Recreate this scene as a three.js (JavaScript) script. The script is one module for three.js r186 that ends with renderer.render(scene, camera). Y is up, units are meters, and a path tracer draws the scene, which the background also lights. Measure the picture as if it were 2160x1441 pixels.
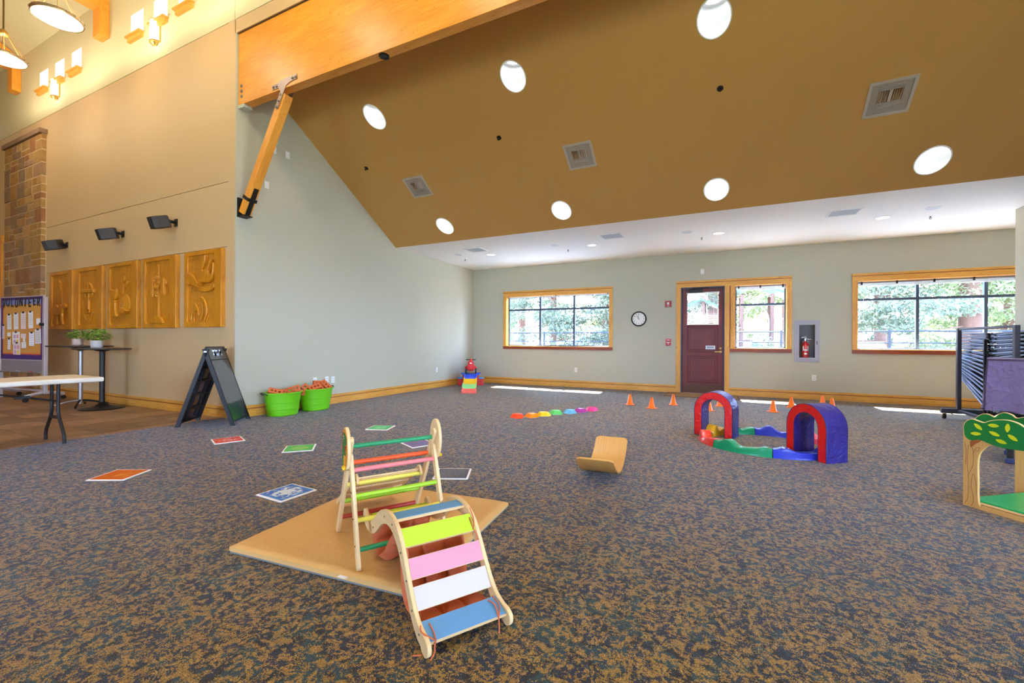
import * as THREE from 'three';
import { mergeGeometries, toCreasedNormals } from 'three/addons/utils/BufferGeometryUtils.js';
import { RoundedBoxGeometry } from 'three/addons/geometries/RoundedBoxGeometry.js';
import { FontLoader } from 'three/addons/loaders/FontLoader.js';
import { TextGeometry } from 'three/addons/geometries/TextGeometry.js';

// ------------------------------------------------------------ camera, sky, sun, exposure
const D2R = Math.PI / 180;
const scene = new THREE.Scene();
const camera = new THREE.PerspectiveCamera(2 * Math.atan(720.5 / 917.96) / D2R, 2160 / 1441, 0.05, 200);
camera.position.set(0, 1.177, 0);
camera.rotation.order = 'YXZ';
camera.rotation.set(0.026 * D2R, 26.02 * D2R, 0.301 * D2R);
scene.add(camera);
const renderer = new THREE.WebGLRenderer({ antialias: true });
renderer.toneMapping = THREE.LinearToneMapping;
renderer.toneMappingExposure = 1.24;
renderer.shadowMap.enabled = true;
const SKY = { zenith: [10, 18, 35], horizon: [23, 31, 44] };
{ // clear sky: blue overhead, whiter towards the horizon, the same all the way round
  const w = 8, h = 64, data = new Float32Array(w * h * 4);
  for (let j = 0; j < h; j++) {
    const el = Math.max(0, Math.sin(((j + 0.5) / h - 0.5) * Math.PI)), k = Math.pow(1 - el, 2.2);
    for (let i = 0; i < w; i++) for (let c = 0; c < 4; c++)
      data[(j * w + i) * 4 + c] = c === 3 ? 1 : SKY.zenith[c] + (SKY.horizon[c] - SKY.zenith[c]) * k;
  }
  const t = new THREE.DataTexture(data, w, h, THREE.RGBAFormat, THREE.FloatType);
  t.mapping = THREE.EquirectangularReflectionMapping; t.magFilter = THREE.LinearFilter; t.needsUpdate = true;
  scene.background = t;
}
const sun = new THREE.DirectionalLight(new THREE.Color(1, 0.97, 0.92), 100);
sun.position.set(-1.0, 24.0, -26.0); sun.target.position.set(0, 0, -10.5);
sun.castShadow = true; sun.shadow.mapSize.set(4096, 4096);
Object.assign(sun.shadow.camera, { left: -25, right: 25, top: 25, bottom: -25, near: 1, far: 70 });
scene.add(sun, sun.target);
const LAMP = { can: 16, low: 7, pendantDown: 3.7, pendantUp: 3.2, sconce: 0.14 };
const WARM = new THREE.Color(1, 0.86, 0.68), WHITE = new THREE.Color(1, 0.95, 0.90);

// ------------------------------------------------------------ random numbers, noise, textures
function rng(a) { return () => { a |= 0; a = a + 0x6D2B79F5 | 0; let t = Math.imul(a ^ a >>> 15, 1 | a); t = t + Math.imul(t ^ t >>> 7, 61 | t) ^ t; return ((t ^ t >>> 14) >>> 0) / 4294967296; }; }
function hash(x, y, s) { let h = Math.imul(x, 374761393) ^ Math.imul(y, 668265263) ^ Math.imul(s, 2147483647 - 1274126177); h = Math.imul(h ^ h >>> 13, 1274126177); return ((h ^ h >>> 16) >>> 0) / 4294967296; }
function vn(x, y, px, py, s) { // value noise that repeats every px, py cells
  const xi = Math.floor(x), yi = Math.floor(y), fx = x - xi, fy = y - yi;
  const u = fx * fx * (3 - 2 * fx), v = fy * fy * (3 - 2 * fy);
  const x0 = ((xi % px) + px) % px, x1 = (x0 + 1) % px, y0 = ((yi % py) + py) % py, y1 = (y0 + 1) % py;
  const a = hash(x0, y0, s), b = hash(x1, y0, s), c = hash(x0, y1, s), d = hash(x1, y1, s);
  return a + (b - a) * u + (c - a) * v + (a - b - c + d) * u * v;
}
function fbm(u, v, px, py, oct, s) { let t = 0, a = 0.5, n = 0; for (let o = 0; o < oct; o++) { t += a * vn(u * px, v * py, px, py, s + o * 7); n += a; a *= 0.5; px *= 2; py *= 2; } return t / n; }
const mixc = (a, b, t) => a.map((v, i) => v + (b[i] - v) * t);
const hex = (h) => [(h >> 16) & 255, (h >> 8) & 255, h & 255];
function tex(w, h, fn, srgb = true) {
  const d = new Uint8Array(w * h * 4);
  for (let j = 0; j < h; j++) for (let i = 0; i < w; i++) { const c = fn(i / w, j / h, i, j), k = (j * w + i) * 4; d[k] = c[0]; d[k + 1] = c[1]; d[k + 2] = c[2]; d[k + 3] = 255; }
  const t = new THREE.DataTexture(d, w, h); t.wrapS = t.wrapT = THREE.RepeatWrapping; t.magFilter = THREE.LinearFilter; t.minFilter = THREE.LinearMipmapLinearFilter; t.generateMipmaps = true;
  if (srgb) t.colorSpace = THREE.SRGBColorSpace; t.needsUpdate = true; return t;
}
const grey = (v) => { const g = Math.max(0, Math.min(255, v * 255)); return [g, g, g]; };
function rep(t, x, y) { t.repeat.set(x, y); return t; }
// wood: grain runs along u; one repeat is 1.2 m x 0.6 m
function woodTex(c1, c2, seed, { size = 512, lines = 1, knots = 0, contrast = 1 } = {}) {
  const R = rng(seed), kn = []; for (let i = 0; i < knots; i++) kn.push([R(), R(), 0.006 + R() * 0.012]);
  c1 = hex(c1); c2 = hex(c2);
  return rep(tex(size, size, (u, v) => {
    let w = v + 0.02 * (fbm(u, v, 3, 4, 3, seed) - 0.5);
    for (const [ku, kv, kr] of kn) { let du = Math.abs(u - ku); du = Math.min(du, 1 - du) * 2; let dv = v - kv; dv -= Math.round(dv); w += kr * 0.7 * Math.exp(-(du * du + dv * dv) / (kr * kr * 9)) * Math.sign(dv || 1); }
    const ring = 0.5 + 0.5 * Math.sin((w * 34 + 5 * fbm(u, v, 2, 6, 2, seed + 3)) * 6.283 * lines);
    const fine = fbm(u, v, 10, 160, 2, seed + 9), blot = fbm(u, v, 3, 5, 3, seed + 20);
    let t = contrast * (0.34 * ring * fine * 1.6 + 0.42 * (fine - 0.3) + 0.5 * (blot - 0.35));
    for (const [ku, kv, kr] of kn) { let du = Math.abs(u - ku); du = Math.min(du, 1 - du) * 2; let dv = v - kv; dv -= Math.round(dv); const q = Math.sqrt(du * du + dv * dv) / kr; if (q < 1) t = Math.max(t, 1.5 - q); }
    return mixc(c1, c2, Math.max(0, Math.min(1.3, t)));
  }), 1 / 1.2, 1 / 0.6);
}
// carpet: heathered loops in curling bands; one repeat is 1.7 m
const CARPET = 1.7;
const carpetMap = (() => {
  const N = 2048, C = 512, pal = [0x9a742a, 0xa58246, 0x785e2a, 0x171822, 0x222a40, 0x27424a, 0x2c251e, 0x744f30].map(hex), idx = new Uint8Array(C * C), lev = new Float32Array(C * C);
  for (let j = 0; j < C; j++) for (let i = 0; i < C; i++) {
    const u = i / C, v = j / C;
    const a = fbm(u, v, 9, 9, 2, 11), b = fbm(u, v, 9, 9, 2, 57), wu = u + 0.06 * (a - 0.5), wv = v + 0.06 * (b - 0.5);
    const f = fbm(wu, wv, 34, 34, 2, 5), p = 0.7 * Math.sin(f * 6.283 * 4.2) + (fbm(u, v, 96, 96, 2, 77) - 0.5) * 3.6;
    const r = hash(i, j, 3), r2 = hash(i, j, 4), hue = fbm(u, v, 24, 24, 2, 91);
    const gold = p + (r - 0.5) * 1.7 > 0.05;
    idx[j * C + i] = gold ? (r2 < 0.45 ? 0 : r2 < 0.72 ? 1 : r2 < 0.93 ? 2 : 7) : (hue > 0.57 && r2 < 0.75 ? 5 : hue < 0.45 && r2 < 0.7 ? 4 : r2 < 0.55 ? 3 : 6);
    lev[j * C + i] = 0.82 + 0.36 * hash(i, j, 9);
  }
  return rep(tex(N, N, (u, v, i, j) => {
    const row = j >> 2, ci = ((i + (row & 1) * 2) >> 2) % C, k = (row % C) * C + ci, c = pal[idx[k]], l = lev[k];
    return [c[0] * l, c[1] * l, c[2] * l];
  }), 1 / CARPET, 1 / CARPET);
})();
const carpetBump = rep(tex(512, 512, (u, v, i, j) => {
  const row = j >> 3, x = ((i + (row & 1) * 4) & 7) / 8 - 0.44, y = (j & 7) / 8 - 0.44;
  return grey(Math.max(0, 1 - 3.6 * (x * x + y * y)) * (0.6 + 0.4 * hash((i + (row & 1) * 4) >> 3, row, 21)));
}, false), 4 / CARPET * 0.9, 4 / CARPET * 0.9);
const plasterBump = rep(tex(512, 512, (u, v) => grey(fbm(u, v, 60, 60, 3, 31)), false), 1.3, 1.3);
const fabricBump = rep(tex(256, 256, (u, v, i, j) => grey(0.5 + 0.25 * Math.sin(i * 1.57) * Math.sin(j * 1.57) + 0.3 * (fbm(u, v, 12, 12, 3, 5) - 0.5)), false), 5, 5);
const wrinkleBump = rep(tex(512, 512, (u, v) => { const a = fbm(u, v, 4, 6, 3, 17), b = fbm(u + 0.08 * a, v, 9, 5, 3, 44); return grey(0.5 * Math.pow(1 - Math.abs(2 * a - 1), 2) + 0.5 * Math.pow(1 - Math.abs(2 * b - 1), 3)); }, false), 2.2, 2.2);

// ------------------------------------------------------------ materials
function std(color, roughness = 0.6, o = {}) { const m = new THREE.MeshStandardMaterial({ roughness, ...o }); m.color.set(color); return m; }
function phys(color, roughness, o = {}) { const m = new THREE.MeshPhysicalMaterial({ roughness, ...o }); m.color.set(color); return m; }
function wood(t, roughness = 0.5, o = {}) { const m = std(0xffffff, roughness, { map: t, ...o }); m.userData.grained = true; return m; }
const M = {
  carpet: phys(0xffffff, 0.7, { map: carpetMap, bumpMap: carpetBump, bumpScale: 0.002, sheen: 0.7, sheenRoughness: 0.42, sheenColor: new THREE.Color(0.5, 0.74, 1) }),
  sage: std(0xbab6a2, 0.75, { bumpMap: plasterBump, bumpScale: 0.0008 }),
  beige: std(0xcdae80, 0.6, { bumpMap: plasterBump, bumpScale: 0.0008 }),
  cream: std(0xd9cfa4, 0.65, { bumpMap: plasterBump, bumpScale: 0.0008 }),
  gold: std(0xc59350, 0.8, { bumpMap: plasterBump, bumpScale: 0.0006 }),
  white: std(0xfbfaf7, 0.8),
  groove: std(0x6b5a48, 0.9),
  fir: wood(woodTex(0xe9ad4c, 0xb77424, 3, { knots: 9 }), 0.45),
  beam: wood(woodTex(0xf3a83c, 0xcb7a1b, 8, { knots: 26, lines: 0.7 }), 0.42),
  redwood: wood(woodTex(0x9c4a26, 0x642512, 13), 0.4),
  mahogany: wood(woodTex(0x7a1c10, 0x450c06, 23, { contrast: 0.8 }), 0.42),
  birch: wood(woodTex(0xeccb94, 0xcf9f60, 31, { contrast: 0.7 }), 0.45),
  oak: wood(woodTex(0xdc9318, 0x9c5c0a, 37, { lines: 1.3 }), 0.42),
  oakfield: wood(woodTex(0xdc9318, 0x9c5c0a, 37, { lines: 1.3 }), 0.5, { bumpMap: rep(tex(256, 256, (u, v) => grey(fbm(u, v, 14, 34, 3, 88)), false), 2, 2), bumpScale: 0.012 }),
  bent: wood(woodTex(0xd9a45c, 0xb97f3a, 41, { contrast: 0.6 }), 0.32),
  toywood: wood(woodTex(0xdcae68, 0xba8542, 47, { contrast: 0.5 }), 0.45),
  darkmetal: std(0x2a2829, 0.45, { metalness: 0.6 }),
  blackmetal: std(0x17171a, 0.4, { metalness: 0.4 }),
  steel: std(0xa49c98, 0.35, { metalness: 0.8 }),
  plate: std(0x8d7f78, 0.45, { metalness: 0.65 }),
  brass: std(0xc9a55a, 0.3, { metalness: 0.9 }),
  chrome: std(0xbdbab8, 0.2, { metalness: 1 }),
  alu: std(0x4b5566, 0.45, { metalness: 0.4 }),
  plasticwhite: std(0xe9e9e6, 0.45),
  vent: std(0xb9aaa0, 0.6),
  ventlow: std(0xd4dae2, 0.6),
  ventdark: std(0x5d534c, 0.8),
  black: std(0x141416, 0.5),
  signblack: std(0x0e1116, 0.22),
  glass: phys(0xffffff, 0.02, { transmission: 1, thickness: 0, ior: 1.45 }),
  dimglass: phys(0x4c4f54, 0.02, { transmission: 1, thickness: 0, ior: 1.45 }),  // glass tint added to hold back daylight on the clerestory reveals
  paper: std(0xf2efe8, 0.8), lampwhite: std(0xf4f4f2, 0.5),
  tabletop: std(0xe2d8c8, 0.45),
  foam: std(0xd9a863, 0.62, { bumpMap: wrinkleBump, bumpScale: 0.0025 }),
  foamside: std(0x7d7c78, 0.9),
  terracotta: std(0xcf6a40, 0.85, { bumpMap: fabricBump, bumpScale: 0.001 }),
  green: std(0x189058, 0.42), orange: std(0xef5518, 0.45), pink: std(0xe87c7c, 0.45), yellow: std(0xeadb55, 0.45), lime: std(0x9ecb20, 0.42), red: std(0xb8372f, 0.45),
  slatblue: std(0x5e98c4, 0.5), slatlime: std(0xbfdc34, 0.5), slatpink: std(0xdb90a0, 0.5), slatwhite: std(0xd3c8c4, 0.5),
  vinylred: std(0xe01410, 0.38, { bumpMap: wrinkleBump, bumpScale: 0.006 }), vinylpurple: std(0x30237e, 0.38, { bumpMap: wrinkleBump, bumpScale: 0.008 }),
  cone: std(0xff7a12, 0.4), tub: std(0x6cc40e, 0.38), rope: std(0x3a3c3e, 0.9),
  brick: std(0xc4622f, 0.85), brickhole: std(0x4a2314, 0.95),
  toyred: std(0xd3141c, 0.3), toyblue: std(0x1450cc, 0.35), toyyellow: std(0xf5bd0a, 0.35), toygreen: std(0x8fdd8c, 0.35), toycyan: std(0x2c98d8, 0.35), toycoral: std(0xf05a58, 0.35), tyre: std(0x1c1d1f, 0.6),
  treegreen: std(0x0b7d35, 0.45), leafyellow: std(0xd6dc14, 0.5), basegreen: std(0x1fae62, 0.28),
  cloth: std(0x77668e, 0.8, { bumpMap: wrinkleBump, bumpScale: 0.012 }),
  chair: std(0x9fb0d4, 0.4, { metalness: 0.1 }), chairseat: std(0x33353d, 0.7), cart: std(0x4a4750, 0.5, { metalness: 0.3 }),
  mat: std(0x8a6a44, 0.95, { bumpMap: fabricBump, bumpScale: 0.003 }),
  leaf: std(0x5fa023, 0.6), leaf2: std(0x86b83a, 0.6), pot: std(0xcfc3b8, 0.6), potpink: std(0xd8b7a4, 0.6),
};
M.gold.side = THREE.DoubleSide;

// ------------------------------------------------------------ geometry helpers
const V3 = (x, y, z) => new THREE.Vector3(x, y, z);
function clean(g) { if (g.index) g = g.toNonIndexed(); for (const k of Object.keys(g.attributes)) if (!['position', 'normal', 'uv'].includes(k)) g.deleteAttribute(k); if (!g.attributes.normal) g.computeVertexNormals(); if (!g.attributes.uv) g.setAttribute('uv', new THREE.BufferAttribute(new Float32Array(g.attributes.position.count * 2), 2)); g.morphAttributes = {}; g.clearGroups(); return g; }
function G(list) { list = [].concat(list).map(clean); return list.length === 1 ? list[0] : mergeGeometries(list); }
function metreUV(g, grain = 'x', end = 1) { // uv in metres by the way each face points; u runs along the grain axis
  const p = g.attributes.position, n = g.attributes.normal, uv = g.attributes.uv, ax = { x: 0, y: 1, z: 2 }[grain];
  for (let i = 0; i < p.count; i++) {
    const c = [p.getX(i), p.getY(i), p.getZ(i)], m = [Math.abs(n.getX(i)), Math.abs(n.getY(i)), Math.abs(n.getZ(i))];
    const k = m[0] >= m[1] && m[0] >= m[2] ? 0 : m[1] >= m[2] ? 1 : 2, rest = [0, 1, 2].filter((q) => q !== k);
    if (rest.includes(ax)) uv.setXY(i, c[ax], c[rest.find((q) => q !== ax)]); else uv.setXY(i, c[rest[0]] * end, c[rest[1]]);
  }
  return g;
}
const bx = (w, h, d, x = 0, y = 0, z = 0) => new THREE.BoxGeometry(w, h, d).translate(x, y, z);
const span = (x0, x1, y0, y1, z0, z1) => bx(Math.abs(x1 - x0), Math.abs(y1 - y0), Math.abs(z1 - z0), (x0 + x1) / 2, (y0 + y1) / 2, (z0 + z1) / 2);
const rb = (w, h, d, r, x = 0, y = 0, z = 0, s = 2) => new RoundedBoxGeometry(w, h, d, s, Math.min(r, w / 2.01, h / 2.01, d / 2.01)).translate(x, y, z);
const cyl = (r0, r1, h, x = 0, y = 0, z = 0, seg = 24, open = false) => new THREE.CylinderGeometry(r1, r0, h, seg, 1, open).translate(x, y + h / 2, z); // base at y
function rod(a, b, r, seg = 12, r2 = r) { const d = b.clone().sub(a), g = new THREE.CylinderGeometry(r2, r, d.length(), seg); g.applyQuaternion(new THREE.Quaternion().setFromUnitVectors(V3(0, 1, 0), d.clone().normalize())); return g.translate((a.x + b.x) / 2, (a.y + b.y) / 2, (a.z + b.z) / 2); }
function tube(pts, r, n = 40, seg = 10, closed = false) { return new THREE.TubeGeometry(new THREE.CatmullRomCurve3(pts, closed, 'centripetal'), n, r, seg, closed); }
function shapeOf(pts, smooth = 0) { if (smooth) pts = new THREE.CatmullRomCurve3(pts.map(([x, y]) => V3(x, y, 0)), true, 'centripetal').getPoints(smooth).slice(0, -1).map((p) => [p.x, p.y]); return new THREE.Shape(pts.map(([x, y]) => new THREE.Vector2(x, y))); }
function ext(shape, depth, bevel = 0, seg = 2, curve = 12) { return new THREE.ExtrudeGeometry(shape, bevel ? { depth: depth - 2 * bevel, bevelEnabled: true, bevelThickness: bevel, bevelSize: bevel, bevelOffset: -bevel, bevelSegments: seg, curveSegments: curve } : { depth, bevelEnabled: false, curveSegments: curve }).translate(0, 0, bevel); }
function rectShape(x0, x1, y0, y1, r = 0) { const s = new THREE.Shape(); if (!r) { s.moveTo(x0, y0); s.lineTo(x1, y0); s.lineTo(x1, y1); s.lineTo(x0, y1); s.closePath(); return s; } s.moveTo(x0 + r, y0); s.lineTo(x1 - r, y0); s.absarc(x1 - r, y0 + r, r, -Math.PI / 2, 0); s.lineTo(x1, y1 - r); s.absarc(x1 - r, y1 - r, r, 0, Math.PI / 2); s.lineTo(x0 + r, y1); s.absarc(x0 + r, y1 - r, r, Math.PI / 2, Math.PI); s.lineTo(x0, y0 + r); s.absarc(x0 + r, y0 + r, r, Math.PI, Math.PI * 1.5); return s; }
function holed(x0, x1, y0, y1, holes, depth) { const s = rectShape(x0, x1, y0, y1); for (const h of holes) s.holes.push(new THREE.Path(rectShape(...h).getPoints().reverse())); return ext(s, depth); }
const lathe = (pts, seg = 32) => new THREE.LatheGeometry(pts.map(([x, y]) => new THREE.Vector2(x, y)), seg);
const crease = (g, a = 0.6) => toCreasedNormals(g.index ? g.toNonIndexed() : g, a);
// objects
const taken = {};
function numbered(name) { const n = taken[name] = (taken[name] ?? -1) + 1; return n ? name + '_' + String(n).padStart(3, '0') : name; }
function mesh(name, geos, m, parent, grain) { const g = G(geos); if (m.map || m.bumpMap) metreUV(g, grain, m.userData.grained ? 0.2 : 1); const o = new THREE.Mesh(g, m); o.name = parent ? name : numbered(name); (parent ?? scene).add(o); return o; }
function tag(o, label, category, group) { o.userData = { label, category }; if (group) o.userData.group = group; return o; }
function thing(name, label, category, [x, y, z] = [0, 0, 0], turn = 0, group) { const o = new THREE.Group(); o.name = numbered(name); scene.add(o); o.position.set(x, y, z); o.rotation.y = turn; return tag(o, label, category, group); }
function struct(name, geos, m, grain) { const o = mesh(name, geos, m, null, grain); o.userData.kind = 'structure'; return o; }
function structGroup(name) { const o = new THREE.Group(); o.name = numbered(name); scene.add(o); o.userData.kind = 'structure'; return o; }
function dup(src, pos, turn, label) { const r = src.clone(); r.name = numbered(src.name.replace(/_\d{3}$/, '')); scene.add(r); r.position.set(...pos); r.rotation.y = turn; r.userData = { ...src.userData, label }; return r; }
const ORD = ['first', 'second', 'third', 'fourth', 'fifth', 'sixth', 'seventh', 'eighth', 'ninth', 'tenth', 'eleventh', 'twelfth', 'thirteenth', 'fourteenth', 'fifteenth', 'sixteenth'];
function spot(color, intensity, y, half, radius, parent) { const l = new THREE.SpotLight(color, intensity, 0, half, 0.6, 2); l.position.set(0, y, 0); l.target.position.set(0, y - 3, 0); l.castShadow = true; l.shadow.radius = radius; parent.add(l, l.target); return l; }
function lamp(color, intensity, x, y, z, radius = 2, parent = scene) { const l = new THREE.PointLight(color, intensity, 0, 2); l.position.set(x, y, z); l.castShadow = true; l.shadow.radius = radius; parent.add(l); return l; }
const YAW = (deg) => -deg * D2R;   // local x points along (cos, sin) of the floor's x, z

// ------------------------------------------------------------ the shell of the rooms
const BACK = -10.927, LEFT = -6.58, HALL = -4.03, LOW = 3.2525, SLOPE_Z = -7.564, RIGHT = 4.015, RETURN = -9.41, EDGE = -6.87;
const slopeY = (z) => LOW + 0.65 * (z - SLOPE_Z);
function prismX(pts, x0, x1) { return ext(shapeOf(pts.map(([z, y]) => [-z, y])), x1 - x0).rotateY(Math.PI / 2).translate(x0, 0, 0); }
struct('floor', span(EDGE, 10.2, -0.12, 0, -11.13, 7.2), M.carpet);
{ // brown stone tiles of the hall: pieces near the camera, one slab farther off
  const tone = [[0x8d6a4b, 0x6d4f36], [0x997655, 0x7b5b40], [0x7e6047, 0x61462f], [0xa07c5e, 0x82614a]].map(([a, b], k) => {
    const A = hex(a), B = hex(b);
    return std(0xffffff, 0.42, { map: rep(tex(256, 256, (u, v) => mixc(A, B, Math.min(1, 1.5 * Math.abs(fbm(u, v, 4, 7, 4, 60 + k) - 0.35) * 1.6))), 1.1, 1.1) });
  });
  const f = structGroup('floor_hall'), R = rng(5), T = 0.457, g = 0.007;
  mesh('grout_bed', [span(-18.2, EDGE, -0.12, -0.004, -4.04, 7.2)], std(0xa58a6e, 0.9), f);
  const sx = EDGE - 0.16, nx = 15, z0 = HALL, nz = 9;
  mesh('border_strip', [span(sx + g, EDGE - 0.002, -0.02, 0.001, z0, 7.2)], tone[3], f);
  for (let i = 0; i < nx; i++) for (let j = 0; j < nz; j++) mesh('tile', bx(T - g, 0.02, T - g, sx - (i + 0.5) * T, -0.0095 + R() * 0.0008, z0 + 0.02 + (j + 0.5) * T), tone[Math.floor(R() * 4)], f);
  mesh('tile_field', [span(sx - nx * T - g, -18.2, -0.02, 0, z0, 7.2), span(sx, sx - nx * T, -0.02, 0, z0 + 0.02 + nz * T + g, 7.2)], tone[1], f);
}
const OPEN = { w1: [-5.515, -2.609, 1.055, 2.432], door: [-0.925, 0.0, 0, 2.462], w2: [0.208, 1.196, 1.055, 2.462], w3: [2.405, 5.311, 1.055, 2.432], fire: [1.405, 1.705, 0.862, 1.575] };
struct('wall_back', holed(-6.78, 7.2, 0, LOW + 0.3, Object.values(OPEN).map((o) => o[2] === 0 ? [o[0], o[1], 0.0001, o[3]] : o), 0.2).translate(0, 0, BACK - 0.2), M.sage);
struct('wall_left', prismX([[-11.127, 0], [-4.032, 0], [-4.032, 6.0], [-11.127, 6.0]], -6.78, LEFT), M.sage);
struct('wall_right', [span(RIGHT, RIGHT + 0.2, 0, 5.9, RETURN, -4.335), span(RIGHT + 0.2, 7.2, 0, LOW + 0.3, RETURN, RETURN + 0.2), span(7.0, 7.2, 0, LOW + 0.3, BACK, RETURN)], M.sage);
// ceilings with their round cut-outs
const CANS = [[-5.03, -5.264], [-2.575, -5.264], [-0.12, -5.264], [2.335, -5.264], [-5.03, -7.215], [-2.575, -7.215], [-0.12, -7.215], [2.335, -7.215]], CAN_R = 0.17;
const LOWCANS = [[-5.025, -9.12], [-2.563, -9.12], [-0.109, -9.12], [2.336, -9.12]], LOW_R = 0.098;
const SLOPED_VENTS = [[-5.06, -6.404], [-1.988, -6.394], [1.692, -6.397]], DUCT = [-0.112, 0.112, -0.045, 0.095]; // duct opening across and along the slope
function ceilingSlab(x0, x1, z0, z1, circles, r, thick, ducts = []) { // shape in x, -z; extruded upwards
  const s = rectShape(x0, x1, -z1, -z0);
  for (const [x, z] of circles) { const p = new THREE.Path(); p.absarc(x, -z, r, 0, Math.PI * 2, true); s.holes.push(p); }
  for (const [x, z] of ducts) s.holes.push(new THREE.Path(rectShape(x + DUCT[0], x + DUCT[1], -z - DUCT[3] * 0.8384, -z - DUCT[2] * 0.8384).getPoints().reverse()));
  return ext(s, thick, 0, 1, 40).rotateX(-Math.PI / 2);
}
struct('ceiling', ceilingSlab(-6.78, 7.2, -11.127, SLOPE_Z, LOWCANS, LOW_R, 0.6).translate(0, LOW, 0), M.white);
{
  const g = ceilingSlab(-6.7, RIGHT + 0.1, SLOPE_Z, -4.192, CANS, CAN_R, 0.6, SLOPED_VENTS), p = g.attributes.position;
  for (let i = 0; i < p.count; i++) p.setY(i, p.getY(i) + slopeY(p.getZ(i)));
  g.computeVertexNormals();
  struct('ceiling_slope', g, M.gold);
  // ducts are closed at the top by the roof deck
  struct('roof_deck', prismX([[SLOPE_Z, slopeY(SLOPE_Z) + 0.602], [-4.4, slopeY(-4.4) + 0.602], [-4.4, slopeY(-4.4) + 0.7], [SLOPE_Z, slopeY(SLOPE_Z) + 0.7]], -6.7, RIGHT + 0.1), M.gold);
}
// hall: panelled front wall with reveal joints, high ceiling, ends and the wall behind the camera
const CLERE = [-13.342, -12.568, -11.798, -9.448, -8.68, -7.913].map((x) => [x - 0.218, x + 0.218, 6.612, 7.03]);
const BEAM_Y0 = 4.705, BEAM_Y1 = 5.775;
{
  const w = structGroup('wall_hall'), z = HALL - 0.012, t = 0.012;
  mesh('core', [holed(-18.2, -6.6, -0.1, 7.9, CLERE, 0.288).translate(0, 0, -4.33), span(-6.6, 10.2, BEAM_Y1 + 0.002, 7.9, -4.33, z), span(RIGHT, 10.2, -0.1, BEAM_Y1 + 0.002, -4.33, z)], M.groove, w);
  const rows = [[0, 2.592], [2.602, 3.576], [3.586, 5.983]];
  for (const [a, b] of rows) { mesh('wall_panel', span(-18, -14.585, a, b, z, HALL), M.beige, w); mesh('wall_panel', span(-14.575, -6.744, a, b, z, HALL), M.beige, w); }
  mesh('wall_panel', span(-6.744, -6.6, 0, 5.983, z, HALL), M.beige, w);
  mesh('wall_panel', span(RIGHT, 10, 0, 5.983, z, HALL), M.beige, w);
  mesh('wall_panel', span(-18, -14.585, 5.993, 7.9, z, HALL), M.cream, w);
  mesh('wall_panel', holed(-14.575, -6.622, 5.993, 7.9, CLERE, t).translate(0, 0, z), M.cream, w);
  mesh('wall_panel', span(-6.612, 10, 5.993, 7.9, z, HALL), M.cream, w);
  mesh('wall_panel', span(-6.612, RIGHT, BEAM_Y1 + 0.004, 5.983, z, HALL), M.beige, w);
}
struct('ceiling_hall', prismX([[-4.35, 7.67], [-4.03, 7.67], [1.5, 10.71], [7.2, 7.575], [7.2, 7.9], [1.5, 11.05], [-4.35, 7.99]], -18.2, 10.2), M.cream);
struct('wall_hall_left', span(-18.2, -18, 0, 11, -4.33, 7.2), M.beige);
{ // unseen windows added behind the camera for fill light, in front and right-hand walls
  const fillWindow = (name, [a, b, c, d], turn, at) => {
    const w = structGroup(name), p = (a + b) / 2; w.rotation.y = turn; w.position.set(...at);
    mesh('window_frame', [span(a, b, c, c + 0.06, -0.04, 0.04), span(a, b, d - 0.06, d, -0.04, 0.04), span(a, a + 0.06, c, d, -0.04, 0.04), span(b - 0.06, b, c, d, -0.04, 0.04), span(p - 0.03, p + 0.03, c, d, -0.04, 0.04)], M.alu, w);
    mesh('pane', new THREE.PlaneGeometry(p - a - 0.09, d - c - 0.12).translate((a + p) / 2 + 0.015, (c + d) / 2, 0), M.glass, w);
    mesh('pane', new THREE.PlaneGeometry(b - p - 0.09, d - c - 0.12).translate((b + p) / 2 - 0.015, (c + d) / 2, 0), M.glass, w);
  };
  const F = [[-5.2, -3.0, 0.8, 3.3], [5.0, 8.0, 0.8, 3.3]], E = [[-5.4, -2.8, 0.8, 3.4], [-0.6, 2.2, 0.8, 3.4]];
  struct('wall_front', holed(-18.2, 10.2, 0, 8, F, 0.2).translate(0, 0, 7), M.beige);
  struct('wall_hall_right', holed(-7.2, 4.33, 0, 11, E, 0.2).rotateY(Math.PI / 2).translate(10, 0, 0), M.beige);
  F.forEach((h, k) => fillWindow('window_' + (k + 10), h, 0, [0, 0, 7.1]));  // unseen windows put in to light the rooms from behind
  E.forEach((h, k) => fillWindow('window_' + (k + 12), h, Math.PI / 2, [10.1, 0, 0]));  // two more, added in the end wall as side fill
}
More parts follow.
